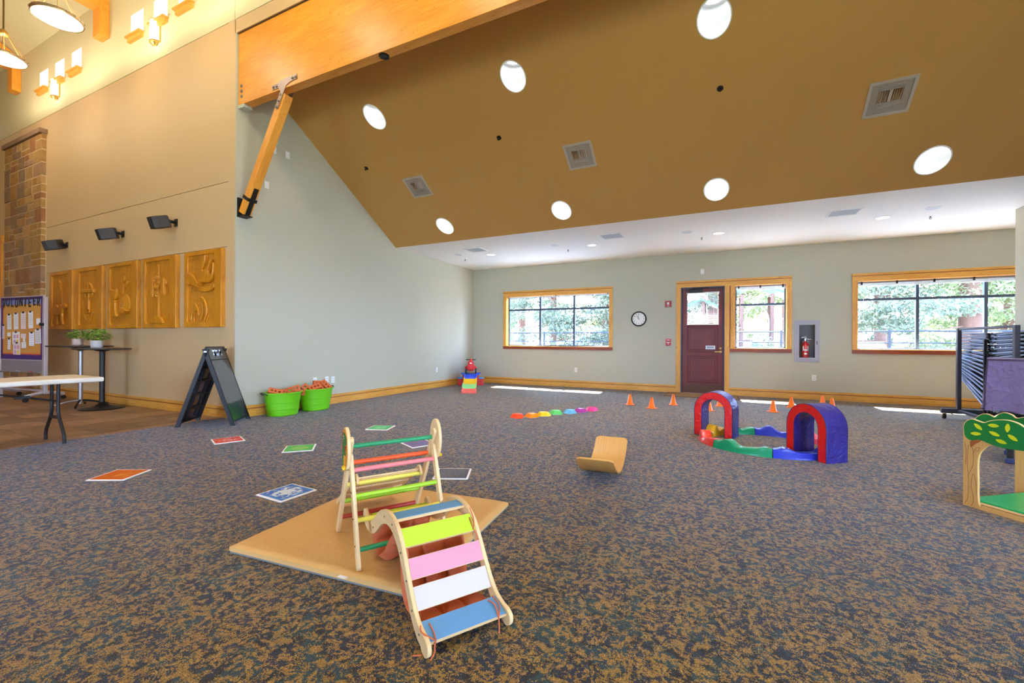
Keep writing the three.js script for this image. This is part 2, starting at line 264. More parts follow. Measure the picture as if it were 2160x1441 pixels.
// clerestory windows: small panes at the outer end of deep white reveals, timber ledges below
CLERE.forEach(([x0, x1, y0, y1], k) => {
  const w = structGroup('window_' + (k + 4));
  mesh('reveal', [span(x0, x0 + 0.004, y0, y1, -4.325, HALL - 0.002), span(x1 - 0.004, x1, y0, y1, -4.325, HALL - 0.002), span(x0, x1, y1 - 0.004, y1, -4.325, HALL - 0.002), span(x0, x1, y0, y0 + 0.004, -4.325, HALL - 0.002)], M.white, w);
  mesh('window_frame', [span(x0, x0 + 0.03, y0, y1, -4.36, -4.32), span(x1 - 0.03, x1, y0, y1, -4.36, -4.32), span(x0, x1, y0, y0 + 0.03, -4.36, -4.32), span(x0, x1, y1 - 0.03, y1, -4.36, -4.32)], M.alu, w);
  mesh('pane', new THREE.PlaneGeometry(x1 - x0 - 0.06, y1 - y0 - 0.06).translate((x0 + x1) / 2, (y0 + y1) / 2, -4.34), M.dimglass, w);
  mesh('window_ledge', [span(x0 - 0.03, x1 + 0.03, y0 - 0.025, y0 + 0.002, HALL, HALL + 0.085), span(x0 - 0.01, x1 + 0.01, y0 - 0.095, y0 - 0.025, HALL, HALL + 0.05)], M.fir, w);
});
// baseboards: board, dark bead, cap
function baseboard(name, x0, z0, x1, z1) { // runs from (x0,z0) to (x1,z1); the room lies to its right-hand side
  const L = Math.hypot(x1 - x0, z1 - z0), b = structGroup(name);
  b.position.set(x0, 0, z0); b.rotation.y = -Math.atan2(z1 - z0, x1 - x0);
  mesh('board', rb(L, 0.118, 0.018, 0.002, L / 2, 0.059, 0.009), M.fir, b);
  mesh('bead', bx(L, 0.012, 0.01, L / 2, 0.124, 0.005), M.redwood, b);
  mesh('cap', rb(L, 0.044, 0.022, 0.004, L / 2, 0.152, 0.011), M.fir, b);
  return b;
}
baseboard('baseboard_left', LEFT, HALL + 0.02, LEFT, BACK);
baseboard('baseboard_back', LEFT, BACK, -1.026, BACK);
baseboard('baseboard_back_right', 0.098, BACK, 7.0, BACK);
baseboard('baseboard_hall', -13.1, HALL, -6.56, HALL);

// ------------------------------------------------------------ windows and door in the back wall
function casing(parent, x0, x1, y0, y1, o = {}) {
  const z = BACK, w = 0.088;
  const L = o.left ?? x0 - w, Rr = o.right ?? x1 + w, cap0 = y1 + 0.095;
  if (!o.noLeft) mesh('casing', rb(w, y1 - y0, 0.022, 0.003, x0 - w / 2, (y0 + y1) / 2, z + 0.011), M.fir, parent, 'y');
  if (!o.noRight) mesh('casing', rb(w, y1 - y0, 0.022, 0.003, x1 + w / 2, (y0 + y1) / 2, z + 0.011), M.fir, parent, 'y');
  if (o.noHead) return;
  mesh('head_casing', rb(Rr - L, 0.095, 0.024, 0.003, (L + Rr) / 2, y1 + 0.0475, z + 0.012), M.fir, parent);
  mesh('head_bead', bx(Rr - L, 0.012, 0.018, (L + Rr) / 2, cap0 + 0.006, z + 0.009), M.redwood, parent);
  mesh('head_cap', rb(Rr - L + 0.012, 0.042, 0.03, 0.003, (L + Rr) / 2, cap0 + 0.033, z + 0.015), M.fir, parent);
}
function windowUnit(n, [x0, x1, y0, y1], mull, transom, o = {}) {
  const w = structGroup('window_' + n), z = BACK, fz = -11.09, bar = 0.048;
  casing(w, x0, x1, y0, y1, o);
  const al = o.apronLeft ?? x0 - 0.088, ar = x1 + 0.088;
  mesh('apron', rb(ar - al, 0.072, 0.03, 0.004, (al + ar) / 2, y0 - 0.046, z + 0.015), M.redwood, w);
  mesh('stool', rb(ar - al, 0.018, 0.036, 0.004, (al + ar) / 2, y0 - 0.001, z + 0.018), M.fir, w);
  mesh('jamb', [span(x0, x0 + 0.006, y0, y1, z - 0.15, z + 0.002), span(x1 - 0.006, x1, y0, y1, z - 0.15, z + 0.002), span(x0, x1, y1 - 0.006, y1, z - 0.15, z + 0.002)], M.fir, w, 'y');
  mesh('inner_sill', span(x0, x1, y0, y0 + 0.006, z - 0.15, z), M.plasticwhite, w);
  const a = x0 + 0.006, b = x1 - 0.006, c = y0 + 0.006, d = y1 - 0.006;
  mesh('window_frame', [span(a, b, c, c + 0.03, fz - 0.03, fz + 0.03), span(a, b, d - 0.03, d, fz - 0.03, fz + 0.03), span(a, a + 0.03, c, d, fz - 0.03, fz + 0.03), span(b - 0.03, b, c, d, fz - 0.03, fz + 0.03)], M.alu, w);
  for (const m of mull) mesh('mullion', span(m - bar / 2, m + bar / 2, c + 0.03, d - 0.03, fz - 0.03, fz + 0.035), M.alu, w);
  const xs = [a + 0.03, ...mull, b - 0.03];
  for (let i = 0; i + 1 < xs.length; i++) {
    const p = xs[i] + (i ? bar / 2 : 0), q = xs[i + 1] - (i + 2 < xs.length ? bar / 2 : 0);
    mesh('transom', span(p, q, transom - bar / 2, transom + bar / 2, fz - 0.025, fz + 0.03), M.alu, w);
    for (const [e, f] of [[c + 0.03, transom - bar / 2], [transom + bar / 2, d - 0.03]]) mesh('pane', new THREE.PlaneGeometry(q - p, f - e).translate((p + q) / 2, (e + f) / 2, fz), M.glass, w);
  }
  return w;
}
windowUnit(1, OPEN.w1, [-4.542, -3.575], 2.063);
windowUnit(3, OPEN.w3, [3.369, 4.338], 2.063);
{
  const [dx0, dx1, , dy1] = OPEN.door, w = windowUnit(2, OPEN.w2, [], 2.03, { noHead: true, apronLeft: 0.104 });
  const d = structGroup('door_1');
  casing(d, dx0, dx1, 0, dy1, { left: dx0 - 0.1, right: OPEN.w2[1] + 0.09, noRight: true });
  mesh('casing', rb(0.1, dy1, 0.022, 0.003, 0.05, dy1 / 2, BACK + 0.011), M.fir, d, 'y');
  mesh('casing', rb(0.012, dy1, 0.022, 0.003, dx0 - 0.094, dy1 / 2, BACK + 0.0112), M.fir, d, 'y');
  mesh('joint_bead', span(0.1005, 0.118, 1.055, dy1, BACK, BACK + 0.012), M.redwood, d, 'y');
  const fx0 = dx0, fx1 = dx1, z1 = BACK + 0.004, z0 = BACK - 0.16;
  mesh('door_frame', [span(fx0, fx0 + 0.03, 0, dy1, z0, z1), span(fx1 - 0.025, fx1, 0, dy1, z0, z1), span(fx0, fx1, dy1 - 0.03, dy1, z0, z1), span(fx0 + 0.03, fx0 + 0.05, 0, dy1 - 0.03, z0, BACK - 0.1), span(fx1 - 0.045, fx1 - 0.025, 0, dy1 - 0.03, z0, BACK - 0.1), span(fx0 + 0.03, fx1 - 0.025, dy1 - 0.05, dy1 - 0.03, z0, BACK - 0.1), span(fx0 + 0.03, fx1 - 0.025, 0, 0.014, z0, BACK - 0.1)], std(0x343a4e, 0.4, { metalness: 0.3 }), d);
  const lx0 = fx0 + 0.034, lx1 = fx1 - 0.029, lz = BACK - 0.095, lt = 0.045; // leaf
  const gl = [-0.785, -0.128, 1.602, 2.322];
  const leaf = ext((() => { const s = rectShape(lx0, lx1, 0.008, dy1 - 0.033); for (const h of [gl, [-0.775, -0.145, 0.965, 1.55], [-0.775, -0.145, 0.262, 0.868]]) s.holes.push(new THREE.Path(rectShape(...h).getPoints().reverse())); return s; })(), lt);
  const lf = mesh('door_leaf', leaf.translate(0, 0, lz), M.mahogany, d, 'y');
  for (const [a, b, c, e] of [[-0.775, -0.145, 0.965, 1.55], [-0.775, -0.145, 0.262, 0.868]]) {
    mesh('door_panel', [span(a, b, c, e, lz + 0.004, lz + 0.022), rb(b - a - 0.1, e - c - 0.1, 0.02, 0.008, (a + b) / 2, (c + e) / 2, lz + 0.026)], M.mahogany, lf, 'y');
    const t = 0.018, zz = lz + lt + 0.004;
    mesh('panel_moulding', [rb(b - a + 2 * t, t, 0.024, 0.008, (a + b) / 2, c - t / 2 + 0.006, zz - 0.006), rb(b - a + 2 * t, t, 0.024, 0.008, (a + b) / 2, e + t / 2 - 0.006, zz - 0.006), rb(t, e - c, 0.024, 0.008, a - t / 2 + 0.006, (c + e) / 2, zz - 0.006), rb(t, e - c, 0.024, 0.008, b + t / 2 - 0.006, (c + e) / 2, zz - 0.006)], M.mahogany, lf, 'y');
  }
  mesh('door_pane', new THREE.PlaneGeometry(gl[1] - gl[0], gl[3] - gl[2]).translate((gl[0] + gl[1]) / 2, (gl[2] + gl[3]) / 2, lz + 0.012), M.glass, lf);
  mesh('kick_plate', span(lx0 + 0.02, lx1 - 0.02, 0.02, 0.225, lz + lt, lz + lt + 0.003), std(0x5b3a2c, 0.35, { metalness: 0.7 }), d);
  const hz = lz + lt;
  mesh('handle', [cyl(0.024, 0.024, 0.012, 0, 0, 0, 24).rotateX(Math.PI / 2).translate(-0.075, 0.972, hz), rod(V3(-0.075, 0.972, hz + 0.01), V3(-0.075, 0.972, hz + 0.055), 0.009), rb(0.135, 0.022, 0.016, 0.007, -0.135, 0.972, hz + 0.058)], M.brass, d);
  mesh('lock', [cyl(0.022, 0.022, 0.012).rotateX(Math.PI / 2).translate(-0.08, 1.05, hz), rb(0.012, 0.035, 0.012, 0.004, -0.08, 1.05, hz + 0.016)], M.brass, d);
  mesh('name_plate', [rb(0.2, 0.085, 0.006, 0.002, -0.29, 1.068, hz + 0.003)], std(0xd6d8dc, 0.4, { metalness: 0.3 }), d);
  mesh('plate_insert', [span(-0.36, -0.22, 1.045, 1.092, hz + 0.006, hz + 0.0075)], std(0x9d9aa0, 0.6), d);
  mesh('door_closer', [rb(0.3, 0.075, 0.055, 0.01, -0.6, 2.375, hz + 0.0275), rb(0.36, 0.022, 0.014, 0.004, -0.5, 2.437, hz + 0.06), rod(V3(-0.66, 2.41, hz + 0.05), V3(-0.66, 2.44, hz + 0.06), 0.018)], M.darkmetal, d);
  // blind over the door glass: slats with gaps
  const bl = thing('door_blind', 'white slatted blind hung over the dark red door glass', 'blind', [0, 0, hz + 0.014]);
  mesh('head_rail', rb(0.70, 0.03, 0.024, 0.004, (gl[0] + gl[1]) / 2, gl[3] + 0.01, 0), M.plasticwhite, bl);
  const sl = new THREE.BoxGeometry(0.675, 0.0015, 0.02).rotateX(0.12), sm = std(0xbfc8dc, 0.5);
  for (let k = 0; k < 24; k++) { const m = new THREE.Mesh(sl, sm); m.name = 'slat'; m.position.set((gl[0] + gl[1]) / 2, gl[3] - 0.022 - k * 0.0288, 0); bl.add(m); }
  mesh('bottom_rail', rb(0.675, 0.014, 0.02, 0.004, (gl[0] + gl[1]) / 2, gl[2] - 0.004, 0), M.plasticwhite, bl);
  mesh('cord', [rod(V3(-0.7, gl[3], 0), V3(-0.7, gl[2], 0), 0.0012, 5), rod(V3(-0.22, gl[3], 0), V3(-0.22, gl[2], 0), 0.0012, 5)], M.plasticwhite, bl);
}
function raisedBlind(x0, x1, y, label) {
  const b = thing('raised_blind', label, 'blind', [0, 0, BACK - 0.045], 0, 'raised window blinds'), L = x1 - x0, c = (x0 + x1) / 2;
  mesh('head_rail', rb(L, 0.035, 0.04, 0.004, c, y - 0.024, 0), M.plate, b);
  for (let k = 0; k < 5; k++) mesh('slat', bx(L - 0.02, 0.003, 0.034, c, y - 0.05 - k * 0.007, 0), M.plasticwhite, b);
  mesh('bottom_rail', rb(L - 0.02, 0.014, 0.034, 0.004, c, y - 0.094, 0), M.plasticwhite, b);
  const n = Math.max(2, Math.round(L / 0.6));
  for (let k = 0; k <= n; k++) mesh('bracket', bx(0.03, 0.06, 0.048, x0 + 0.06 + (L - 0.12) * k / n, y - 0.036, 0), M.darkmetal, b);
  mesh('wand', rod(V3(x0 + 0.09, y - 0.05, 0.025), V3(x0 + 0.09, y - 0.85, 0.025), 0.004, 6), M.plasticwhite, b);
}
raisedBlind(OPEN.w2[0] + 0.012, OPEN.w2[1] - 0.012, OPEN.w2[3] - 0.007, 'raised blind bunched at the top of the small window beside the door');
raisedBlind(OPEN.w3[0] + 0.012, OPEN.w3[1] - 0.012, OPEN.w3[3] - 0.007, 'raised blind bunched at the top of the wide right-hand window');
{ // bare track of the removed blind in the left window
  const t = thing('blind_track', 'white blind track across the top of the left window', 'blind track', [0, 0, BACK - 0.05]);
  mesh('rail', span(-5.505, -2.62, 2.398, 2.424, -0.012, 0.012), M.plasticwhite, t);
  for (const x of [-5.47, -4.05, -2.66]) mesh('bracket', bx(0.03, 0.022, 0.004, x, 2.411, 0.014), M.black, t);
}
tag(mesh('window_notice', bx(0.32, 0.09, 0.003, -5.3, 1.135, -11.062), M.paper), 'white paper notice at the lower left of the left window', 'notice');

// ------------------------------------------------------------ glulam beam, brace and hardware
{
  const b = thing('timber_beam', 'wide honey-coloured glued timber beam across the opening', 'beam', [0, 0, 0]);
  mesh('beam_body', rb(10.63, BEAM_Y1 - BEAM_Y0, 0.13, 0.006, -1.295, (BEAM_Y0 + BEAM_Y1) / 2, -4.128), M.beam, b);
  for (const y of [4.98, 4.902, 4.824]) mesh('bolt', [cyl(0.026, 0.026, 0.006, 0, 0, 0, 20).rotateX(Math.PI / 2).translate(-6.5, y, -4.063), cyl(0.017, 0.012, 0.016, 0, 0, 0, 6).rotateX(Math.PI / 2).translate(-6.5, y, -4.058)], M.plate, b);
  mesh('bearing_seat', span(-6.6, -6.44, BEAM_Y0 - 0.05, BEAM_Y0 - 0.001, -4.19, -4.06), std(0xb9bcae, 0.7), b);
  const br = thing('knee_brace', 'sloping square timber knee brace under the beam at the corner', 'brace', [0, 0, -4.125]);
  const A = V3(-5.55, 4.70, 0), B = V3(-6.50, 3.10, 0), dir = B.clone().sub(A).normalize(), th = Math.atan2(dir.y, dir.x), Ln = A.distanceTo(B);
  const st = mesh('strut', rb(Ln - 0.035, 0.13, 0.12, 0.005, Ln / 2 + 0.0375, 0, 0), M.beam, br); st.position.copy(A); st.rotation.z = th;
  // tee plate with bolts at the beam
  const pl = [[-5.79, 4.735], [-5.79, 4.80], [-5.66, 4.80], [-5.6, 4.835], [-5.40, 4.835], [-5.28, 4.835], [-5.28, 4.77], [-5.40, 4.765], [-5.50, 4.735], [-5.56, 4.64], [-5.68, 4.44], [-5.735, 4.47], [-5.62, 4.68], [-5.66, 4.735]];
  const bolts = [[-5.765, 4.768], [-5.70, 4.768], [-5.37, 4.80], [-5.305, 4.80], [-5.615, 4.63], [-5.655, 4.555], [-5.70, 4.48]];
  for (const s of [1, -1]) {
    const p = mesh('tee_plate', ext(shapeOf(pl), 0.006).translate(0, 0, s > 0 ? 0.0655 : -0.0715), M.plate, br);
    for (const [x, y] of bolts) mesh('bolt', cyl(0.02, 0.013, 0.016, 0, 0, 0, 6).rotateX(s * Math.PI / 2).translate(x, y, s * 0.072), M.plate, p);
  }
  const foot = (n, g) => { const o = mesh(n, g, M.darkmetal, br); o.position.copy(A); o.rotation.z = th; return o; };
  foot('foot_strap', [bx(0.42, 0.006, 0.07, Ln - 0.2, 0.069, 0), bx(0.42, 0.006, 0.07, Ln - 0.2, -0.069, 0), bx(0.05, 0.15, 0.135, Ln - 0.22, 0, 0)]);
  for (const d of [0.33, 0.22, 0.11]) foot('bolt', [cyl(0.017, 0.012, 0.015, 0, 0, 0, 6).translate(Ln - d, 0.072, 0), cyl(0.017, 0.012, 0.015, 0, 0, 0, 6).rotateX(Math.PI).translate(Ln - d, -0.072, 0)]);
  mesh('shoe_plate', [span(-6.58, -6.562, 3.03, 3.32, -0.075, 0.075), span(-6.565, -6.43, 3.035, 3.05, -0.07, 0.07)], M.darkmetal, br);
  const sp = thing('beam_spotlight', 'small black downlight ring set in the underside of the beam', 'light', [-3.8, BEAM_Y0, -4.135]);
  mesh('ring', lathe([[0.05, -0.012], [0.062, -0.012], [0.066, 0], [0.05, 0.0]]), M.signblack, sp);
  mesh('core', [cyl(0.05, 0.05, 0.008, 0, -0.008, 0), cyl(0.02, 0.024, 0.014, 0, -0.016, 0)], M.black, sp);
}

// ------------------------------------------------------------ ceiling fittings
const bulbMat = std(0xffffff, 0.5, { emissive: new THREE.Color(1, 0.97, 0.92), emissiveIntensity: 7 });
CANS.forEach(([x, z], k) => {
  const row = k < 4 ? 'upper' : 'lower', n = k % 4;
  const c = thing('recessed_light', 'recessed light in the ' + row + ' row of the sloped ceiling, ' + ORD[n] + ' from the left', 'light', [x, slopeY(z), z], 0, 'recessed lights in the sloped ceiling');
  const r = CAN_R - 0.003, up = 0.24, seg = 48, wall = [];
  const ring = (rad, y) => Array.from({ length: seg + 1 }, (_, i) => { const a = i / seg * Math.PI * 2; return V3(rad * Math.cos(a), y ?? 0.65 * rad * Math.sin(a), rad * Math.sin(a)); });
  const strip = (A, B) => { const p = []; for (let i = 0; i < seg; i++) p.push(A[i], B[i], B[i + 1], A[i], B[i + 1], A[i + 1]); const g = new THREE.BufferGeometry().setFromPoints(p); g.computeVertexNormals(); return g; };
  const lift = (R, d) => R.map((p) => p.clone().add(V3(0, d, 0)));
  wall.push(strip(lift(ring(r), -0.004), ring(r, up)));
  const sleeve = mesh('sleeve', wall, new THREE.MeshStandardMaterial({ color: 0xf2f4f6, roughness: 0.45, side: THREE.DoubleSide }), c);
  mesh('trim_ring', [strip(lift(ring(r + 0.012), -0.004), lift(ring(r), -0.004)), strip(lift(ring(r + 0.012), 0.001), lift(ring(r + 0.012), -0.004))], sleeve.material, c);
  mesh('shelf', lathe([[r, up], [0.118, up], [0.118, up + 0.006], [r, up + 0.006]], 40), sleeve.material, c);
  mesh('reflector', lathe([[0.118, up], [0.115, up + 0.06], [0.07, up + 0.13]], 32), new THREE.MeshStandardMaterial({ color: 0xdfe6ea, roughness: 0.15, metalness: 0.9, side: THREE.DoubleSide }), c);
  mesh('cap', cyl(0.075, 0.075, 0.01, 0, up + 0.13, 0), M.white, c);
  mesh('bulb', cyl(0.06, 0.066, 0.035, 0, up + 0.05, 0, 24), bulbMat, c);
  spot(WHITE, LAMP.can, up + 0.045, 0.56, 2.5, c);
});
LOWCANS.forEach(([x, z], k) => {
  const c = thing('downlight', 'small flush downlight in the low white ceiling, ' + ORD[k] + ' from the left', 'light', [x, LOW, z], 0, 'downlights in the low ceiling');
  mesh('sleeve', [cyl(LOW_R - 0.002, LOW_R - 0.002, 0.09, 0, 0.0, 0, 32, true), cyl(LOW_R, LOW_R, 0.005, 0, 0.09, 0)], new THREE.MeshStandardMaterial({ color: 0xf4f3ee, roughness: 0.5, side: THREE.DoubleSide }), c);
  mesh('trim_ring', lathe([[LOW_R - 0.004, 0], [LOW_R - 0.004, -0.006], [LOW_R + 0.02, -0.004], [LOW_R + 0.02, 0]]), M.lampwhite, c);
  mesh('bulb', cyl(0.05, 0.07, 0.03, 0, 0.045, 0), bulbMat, c);
  spot(WHITE, LAMP.low, 0.04, 1.0, 2, c);
});
[[-5.065, -8.49], [-1.985, -8.49], [1.69, -8.49]].forEach(([x, z], k) => {
  const v = thing('ceiling_vent', 'square white vent in the low ceiling, ' + ORD[k] + ' from the left', 'vent', [x, LOW, z], 0, 'vents in the low ceiling');
  mesh('frame', [span(-0.215, 0.215, -0.01, 0, -0.205, -0.175), span(-0.215, 0.215, -0.01, 0, 0.175, 0.205), span(-0.215, -0.185, -0.01, 0, -0.175, 0.175), span(0.185, 0.215, -0.01, 0, -0.175, 0.175)], M.lampwhite, v);
  mesh('backing', span(-0.185, 0.185, -0.002, 0, -0.175, 0.175), M.ventlow, v);
  for (let i = 0; i < 6; i++) mesh('slat', bx(0.36, 0.003, 0.03, 0, -0.006, -0.15 + i * 0.06).translate(0, 0, 0), M.ventlow, v);
});
SLOPED_VENTS.forEach(([x, z], k) => { // vents follow the slope; their louvres hang below an open duct
  const v = thing('sloped_vent', 'square grey vent on the golden sloped ceiling, ' + ORD[k] + ' from the left', 'vent', [x, slopeY(z), z], 0, 'vents on the sloped ceiling');
  v.rotation.x = -Math.atan(0.65); const a = 0.218, i = a - 0.032;
  mesh('frame', [span(-a, a, -0.012, -0.001, -a, -i), span(-a, a, -0.012, -0.001, i, a), span(-a, -i, -0.012, -0.001, -i, i), span(i, a, -0.012, -0.001, -i, i)], M.vent, v);
  const s = rectShape(-i, i, -i, i); s.holes.push(new THREE.Path(rectShape(DUCT[0], DUCT[1], -DUCT[3], -DUCT[2]).getPoints().reverse()));
  mesh('face_plate', ext(s, 0.003).rotateX(-Math.PI / 2).translate(0, -0.005, 0), std(0x9c8f86, 0.7), v);
  for (let q = 0; q < 4; q++) { mesh('slat', bx(0.23, 0.01, 0.004, 0, -0.009, 0.106 + q * 0.016), M.vent, v); mesh('slat', bx(0.23, 0.01, 0.004, 0, -0.009, -0.056 - q * 0.016), M.vent, v); }
  for (let q = 0; q < 10; q++) if (q !== 4 && q !== 5) { const l = mesh('slat', bx(0.003, 0.016, 0.14, 0, 0, 0), M.vent, v); l.position.set(-0.1 + q * 0.0222, -0.008, 0.025); l.rotation.z = q < 5 ? 0.5 : -0.5; }
  mesh('centre_bar', bx(0.03, 0.006, 0.14, 0, -0.009, 0.025), M.vent, v);
});
[[-5.731, -8.79], [-3.277, -8.79], [-0.641, -8.79], [2.849, -8.79]].forEach(([x, z], k) => {
  const s = thing('ceiling_speaker', 'round pale speaker grille in the low ceiling, ' + ORD[k] + ' from the left', 'speaker', [x, LOW, z], 0, 'speaker grilles in the low ceiling');
  mesh('ring', lathe([[0.085, 0], [0.085, -0.007], [0.105, -0.005], [0.107, 0]]), M.lampwhite, s);
  mesh('grille', cyl(0.086, 0.086, 0.004, 0, -0.005, 0), M.ventlow, s);
});
function sprinkler(x, y, z, where, tilt = 0) {
  const s = thing('sprinkler', 'small fire sprinkler head ' + where, 'sprinkler', [x, y, z], 0, 'sprinkler heads'); s.rotation.x = tilt;
  mesh('escutcheon', lathe([[0.0, -0.004], [0.03, -0.004], [0.038, 0]], 20), tilt ? M.darkmetal : M.lampwhite, s);
  mesh('head', [cyl(0.008, 0.01, 0.022, 0, -0.024, 0, 10), tube([V3(-0.012, -0.018, 0), V3(-0.014, -0.032, 0), V3(0, -0.044, 0), V3(0.014, -0.032, 0), V3(0.012, -0.018, 0)], 0.0028, 16, 6)], M.darkmetal, s);
  mesh('deflector', cyl(0.016, 0.016, 0.002, 0, -0.047, 0, 16), M.darkmetal, s);
}
[[-5.886, -9.34], [-3.166, -9.33], [-0.411, -9.34], [2.998, -9.33]].forEach(([x, z], k) => sprinkler(x, LOW, z, 'under the low white ceiling, ' + ORD[k] + ' from the left'));
[[-5.855, -5.93], [-3.133, -5.925], [-0.062, -5.934]].forEach(([x, z], k) => sprinkler(x, slopeY(z) - 0.002, z, 'on the golden sloped ceiling, ' + ORD[k] + ' from the left', -Math.atan(0.65)));

// ------------------------------------------------------------ hall: pendants, sconces, roof timbers
{
  const glow = std(0xfff6e6, 0.5, { emissive: new THREE.Color(1, 0.93, 0.80), emissiveIntensity: 1.6 });
  const band = std(0xb8a184, 0.35, { metalness: 0.7 }), gold = std(0xd9b566, 0.3, { metalness: 0.85 });
  const xs = [-9.03, -7.0, -11.15, -13.2, -4.9, -2.8, -0.7, 1.4, 3.5, 5.6];
  const where = ['whole in view at the upper left', 'cut by the top edge above the timber post', 'at the left edge of the picture'];
  xs.forEach((x, k) => {
    const p = thing('pendant_lamp', k < 3 ? 'round glowing bowl pendant lamp ' + where[k] : 'round glowing bowl pendant lamp, farther along the row in the hall', 'lamp', [x, 6.0, -2.87], 0, 'bowl pendant lamps in the hall');
    const R = 0.29;
    mesh('bowl', lathe([[0.0, -0.075], [0.1, -0.068], [0.18, -0.05], [0.24, -0.025], [R - 0.012, 0.0]], 48), glow, p);
    mesh('band', lathe([[R - 0.014, -0.012], [R, -0.014], [R + 0.004, 0.03], [R - 0.014, 0.03], [R - 0.014, -0.012]], 48), band, p);
    for (let i = 0; i < 18; i++) { const a = i / 18 * Math.PI * 2; mesh('stud', rb(0.016, 0.022, 0.012, 0.004, 0, 0, 0).rotateY(-a + Math.PI / 2).translate((R + 0.006) * Math.cos(a), 0.018, (R + 0.006) * Math.sin(a)), M.chrome, p); }
    for (let i = 0; i < 6; i++) { const a = (i + 0.3) / 6 * Math.PI * 2; mesh('hanger_rod', rod(V3((R - 0.01) * Math.cos(a), 0.03, (R - 0.01) * Math.sin(a)), V3(0.05 * Math.cos(a), 0.42, 0.05 * Math.sin(a)), 0.004, 6), gold, p); }
    mesh('hub', [lathe([[0, 0.38], [0.05, 0.39], [0.065, 0.42], [0.045, 0.47], [0.012, 0.50]], 24)], gold, p);
    mesh('stem', cyl(0.012, 0.012, 1.79, 0, 0.49, 0, 10), std(0x6b5a30, 0.4, { metalness: 0.7 }), p);
    mesh('canopy', cyl(0.07, 0.05, 0.03, 0, 2.25, 0, 24), gold, p);
    mesh('bulb', new THREE.SphereGeometry(0.045, 16, 12).translate(0, -0.005, 0), bulbMat, p);
    lamp(WARM, LAMP.pendantDown, 0, -0.13, 0, 10, p);
    lamp(WARM, LAMP.pendantUp, 0, -0.005, 0, 2, p);
  });
  [-12.655, -8.78, -16.55].forEach((x, k) => {
    const s = thing('wall_sconce', 'glowing half-round wall sconce ' + ['under the middle small window left of the timber post', 'under the middle small window right of the timber post', 'at the far left edge of the picture'][k], 'lamp', [x, 6.225, HALL], 0, 'wall sconces on the hall wall');
    const half = (r, y0, y1) => new THREE.CylinderGeometry(r, r, y1 - y0, 20, 1, false, -Math.PI / 2, Math.PI).translate(0, (y0 + y1) / 2, 0.004);
    mesh('shade', half(0.1, 0.05, 0.395), glow, s);
    mesh('frame', [half(0.108, 0.03, 0.05), half(0.108, 0.395, 0.405), span(-0.115, -0.1, 0.03, 0.405, 0, 0.02), span(0.1, 0.115, 0.03, 0.405, 0, 0.02)], gold, s);
    mesh('finial', lathe([[0, -0.02], [0.03, 0], [0.05, 0.03]], 16).translate(0, 0, 0.04), gold, s);
    lamp(WARM, LAMP.sconce, 0, 0.2, 0.16, 4, s); lamp(WARM, LAMP.sconce * 0.35, 0, -0.03, 0.1, 2, s);
  });
  [-10.575, -14.7].forEach((x, k) => {
    const b = thing('roof_timber', 'orange timber post and tie beam high on the hall wall, ' + ['nearer the big beam', 'nearer the left edge'][k], 'timber', [x, 0, HALL], 0, 'roof timbers in the hall');
    mesh('post', rb(0.27, 0.6, 0.15, 0.012, 0, 7.15, 0.075), M.beam, b, 'y');
    const s = [[0, 7.36], [7.0, 7.36], [7.0, 9.0], [5.5, 10.66], [0, 7.64]].map(([z, y]) => [-z, y]);
    mesh('tie_beam', ext(shapeOf(s), 0.24).rotateY(Math.PI / 2).translate(-0.12, 0, 0), M.beam, b, 'z');
  });
}

// ------------------------------------------------------------ small things on the walls
function wallPlate(pos, turn, label, kind = 'blank') { // faces local +z
  const p = thing(kind === 'blank' ? 'wall_plate' : 'power_outlet', label, kind === 'blank' ? 'wall plate' : 'outlet', pos, turn, kind === 'blank' ? 'blank wall plates' : 'power outlets');
  mesh('cover', rb(0.074, 0.118, 0.006, 0.003, 0, 0, 0.003), M.plasticwhite, p);
  if (kind !== 'blank') for (const s of [-1, 1]) { const f = mesh('socket', rb(0.034, 0.03, 0.003, 0.001, 0, s * 0.021, 0.0065), std(0xdcdcd8, 0.4), p); mesh('slot', [bx(0.003, 0.01, 0.002, -0.007, s * 0.022, 0.0075), bx(0.003, 0.01, 0.002, 0.007, s * 0.022, 0.0075)], M.black, f); }
  else mesh('screw', [cyl(0.004, 0.004, 0.002, 0, 0, 0, 8).rotateX(Math.PI / 2).translate(0, 0.042, 0.0055), cyl(0.004, 0.004, 0.002, 0, 0, 0, 8).rotateX(Math.PI / 2).translate(0, -0.042, 0.0055)], M.vent, p);
}
const LT = Math.PI / 2;
wallPlate([LEFT, 4.437, -4.662], LT, 'blank white plate highest behind the knee brace on the left wall');
wallPlate([LEFT, 4.271, -4.643], LT, 'blank white plate just right of the knee brace, lower of the close pair');
wallPlate([LEFT, 4.275, -4.885], LT, 'blank white plate on the left wall, farthest from the knee brace');
wallPlate([LEFT, 3.659, -4.519], LT, 'blank white plate low beside the foot of the knee brace');
wallPlate([LEFT, 0.46, -5.45], LT, 'white outlet on the left wall peeking over the farther green tub', 'outlet');
wallPlate([LEFT, 0.46, -5.708], LT, 'white outlet just right of the farther green tub', 'outlet');
wallPlate([LEFT, 0.45, -5.847], LT, 'white outlet on the left wall, second clear of the green tubs', 'outlet');
wallPlate([LEFT, 0.454, -9.114], LT, 'white outlet on the left wall near the red toy car', 'outlet');
wallPlate([-3.477, 0.45, BACK], 0, 'white outlet on the back wall below the left window', 'outlet');
wallPlate([1.683, 0.455, BACK], 0, 'white outlet on the back wall below the fire extinguisher', 'outlet');
wallPlate([-0.465, 2.815, BACK], 0, 'blank white plate on the back wall above the door');
const font = await new FontLoader().loadAsync('fonts/droid/droid_sans_bold.typeface.json');
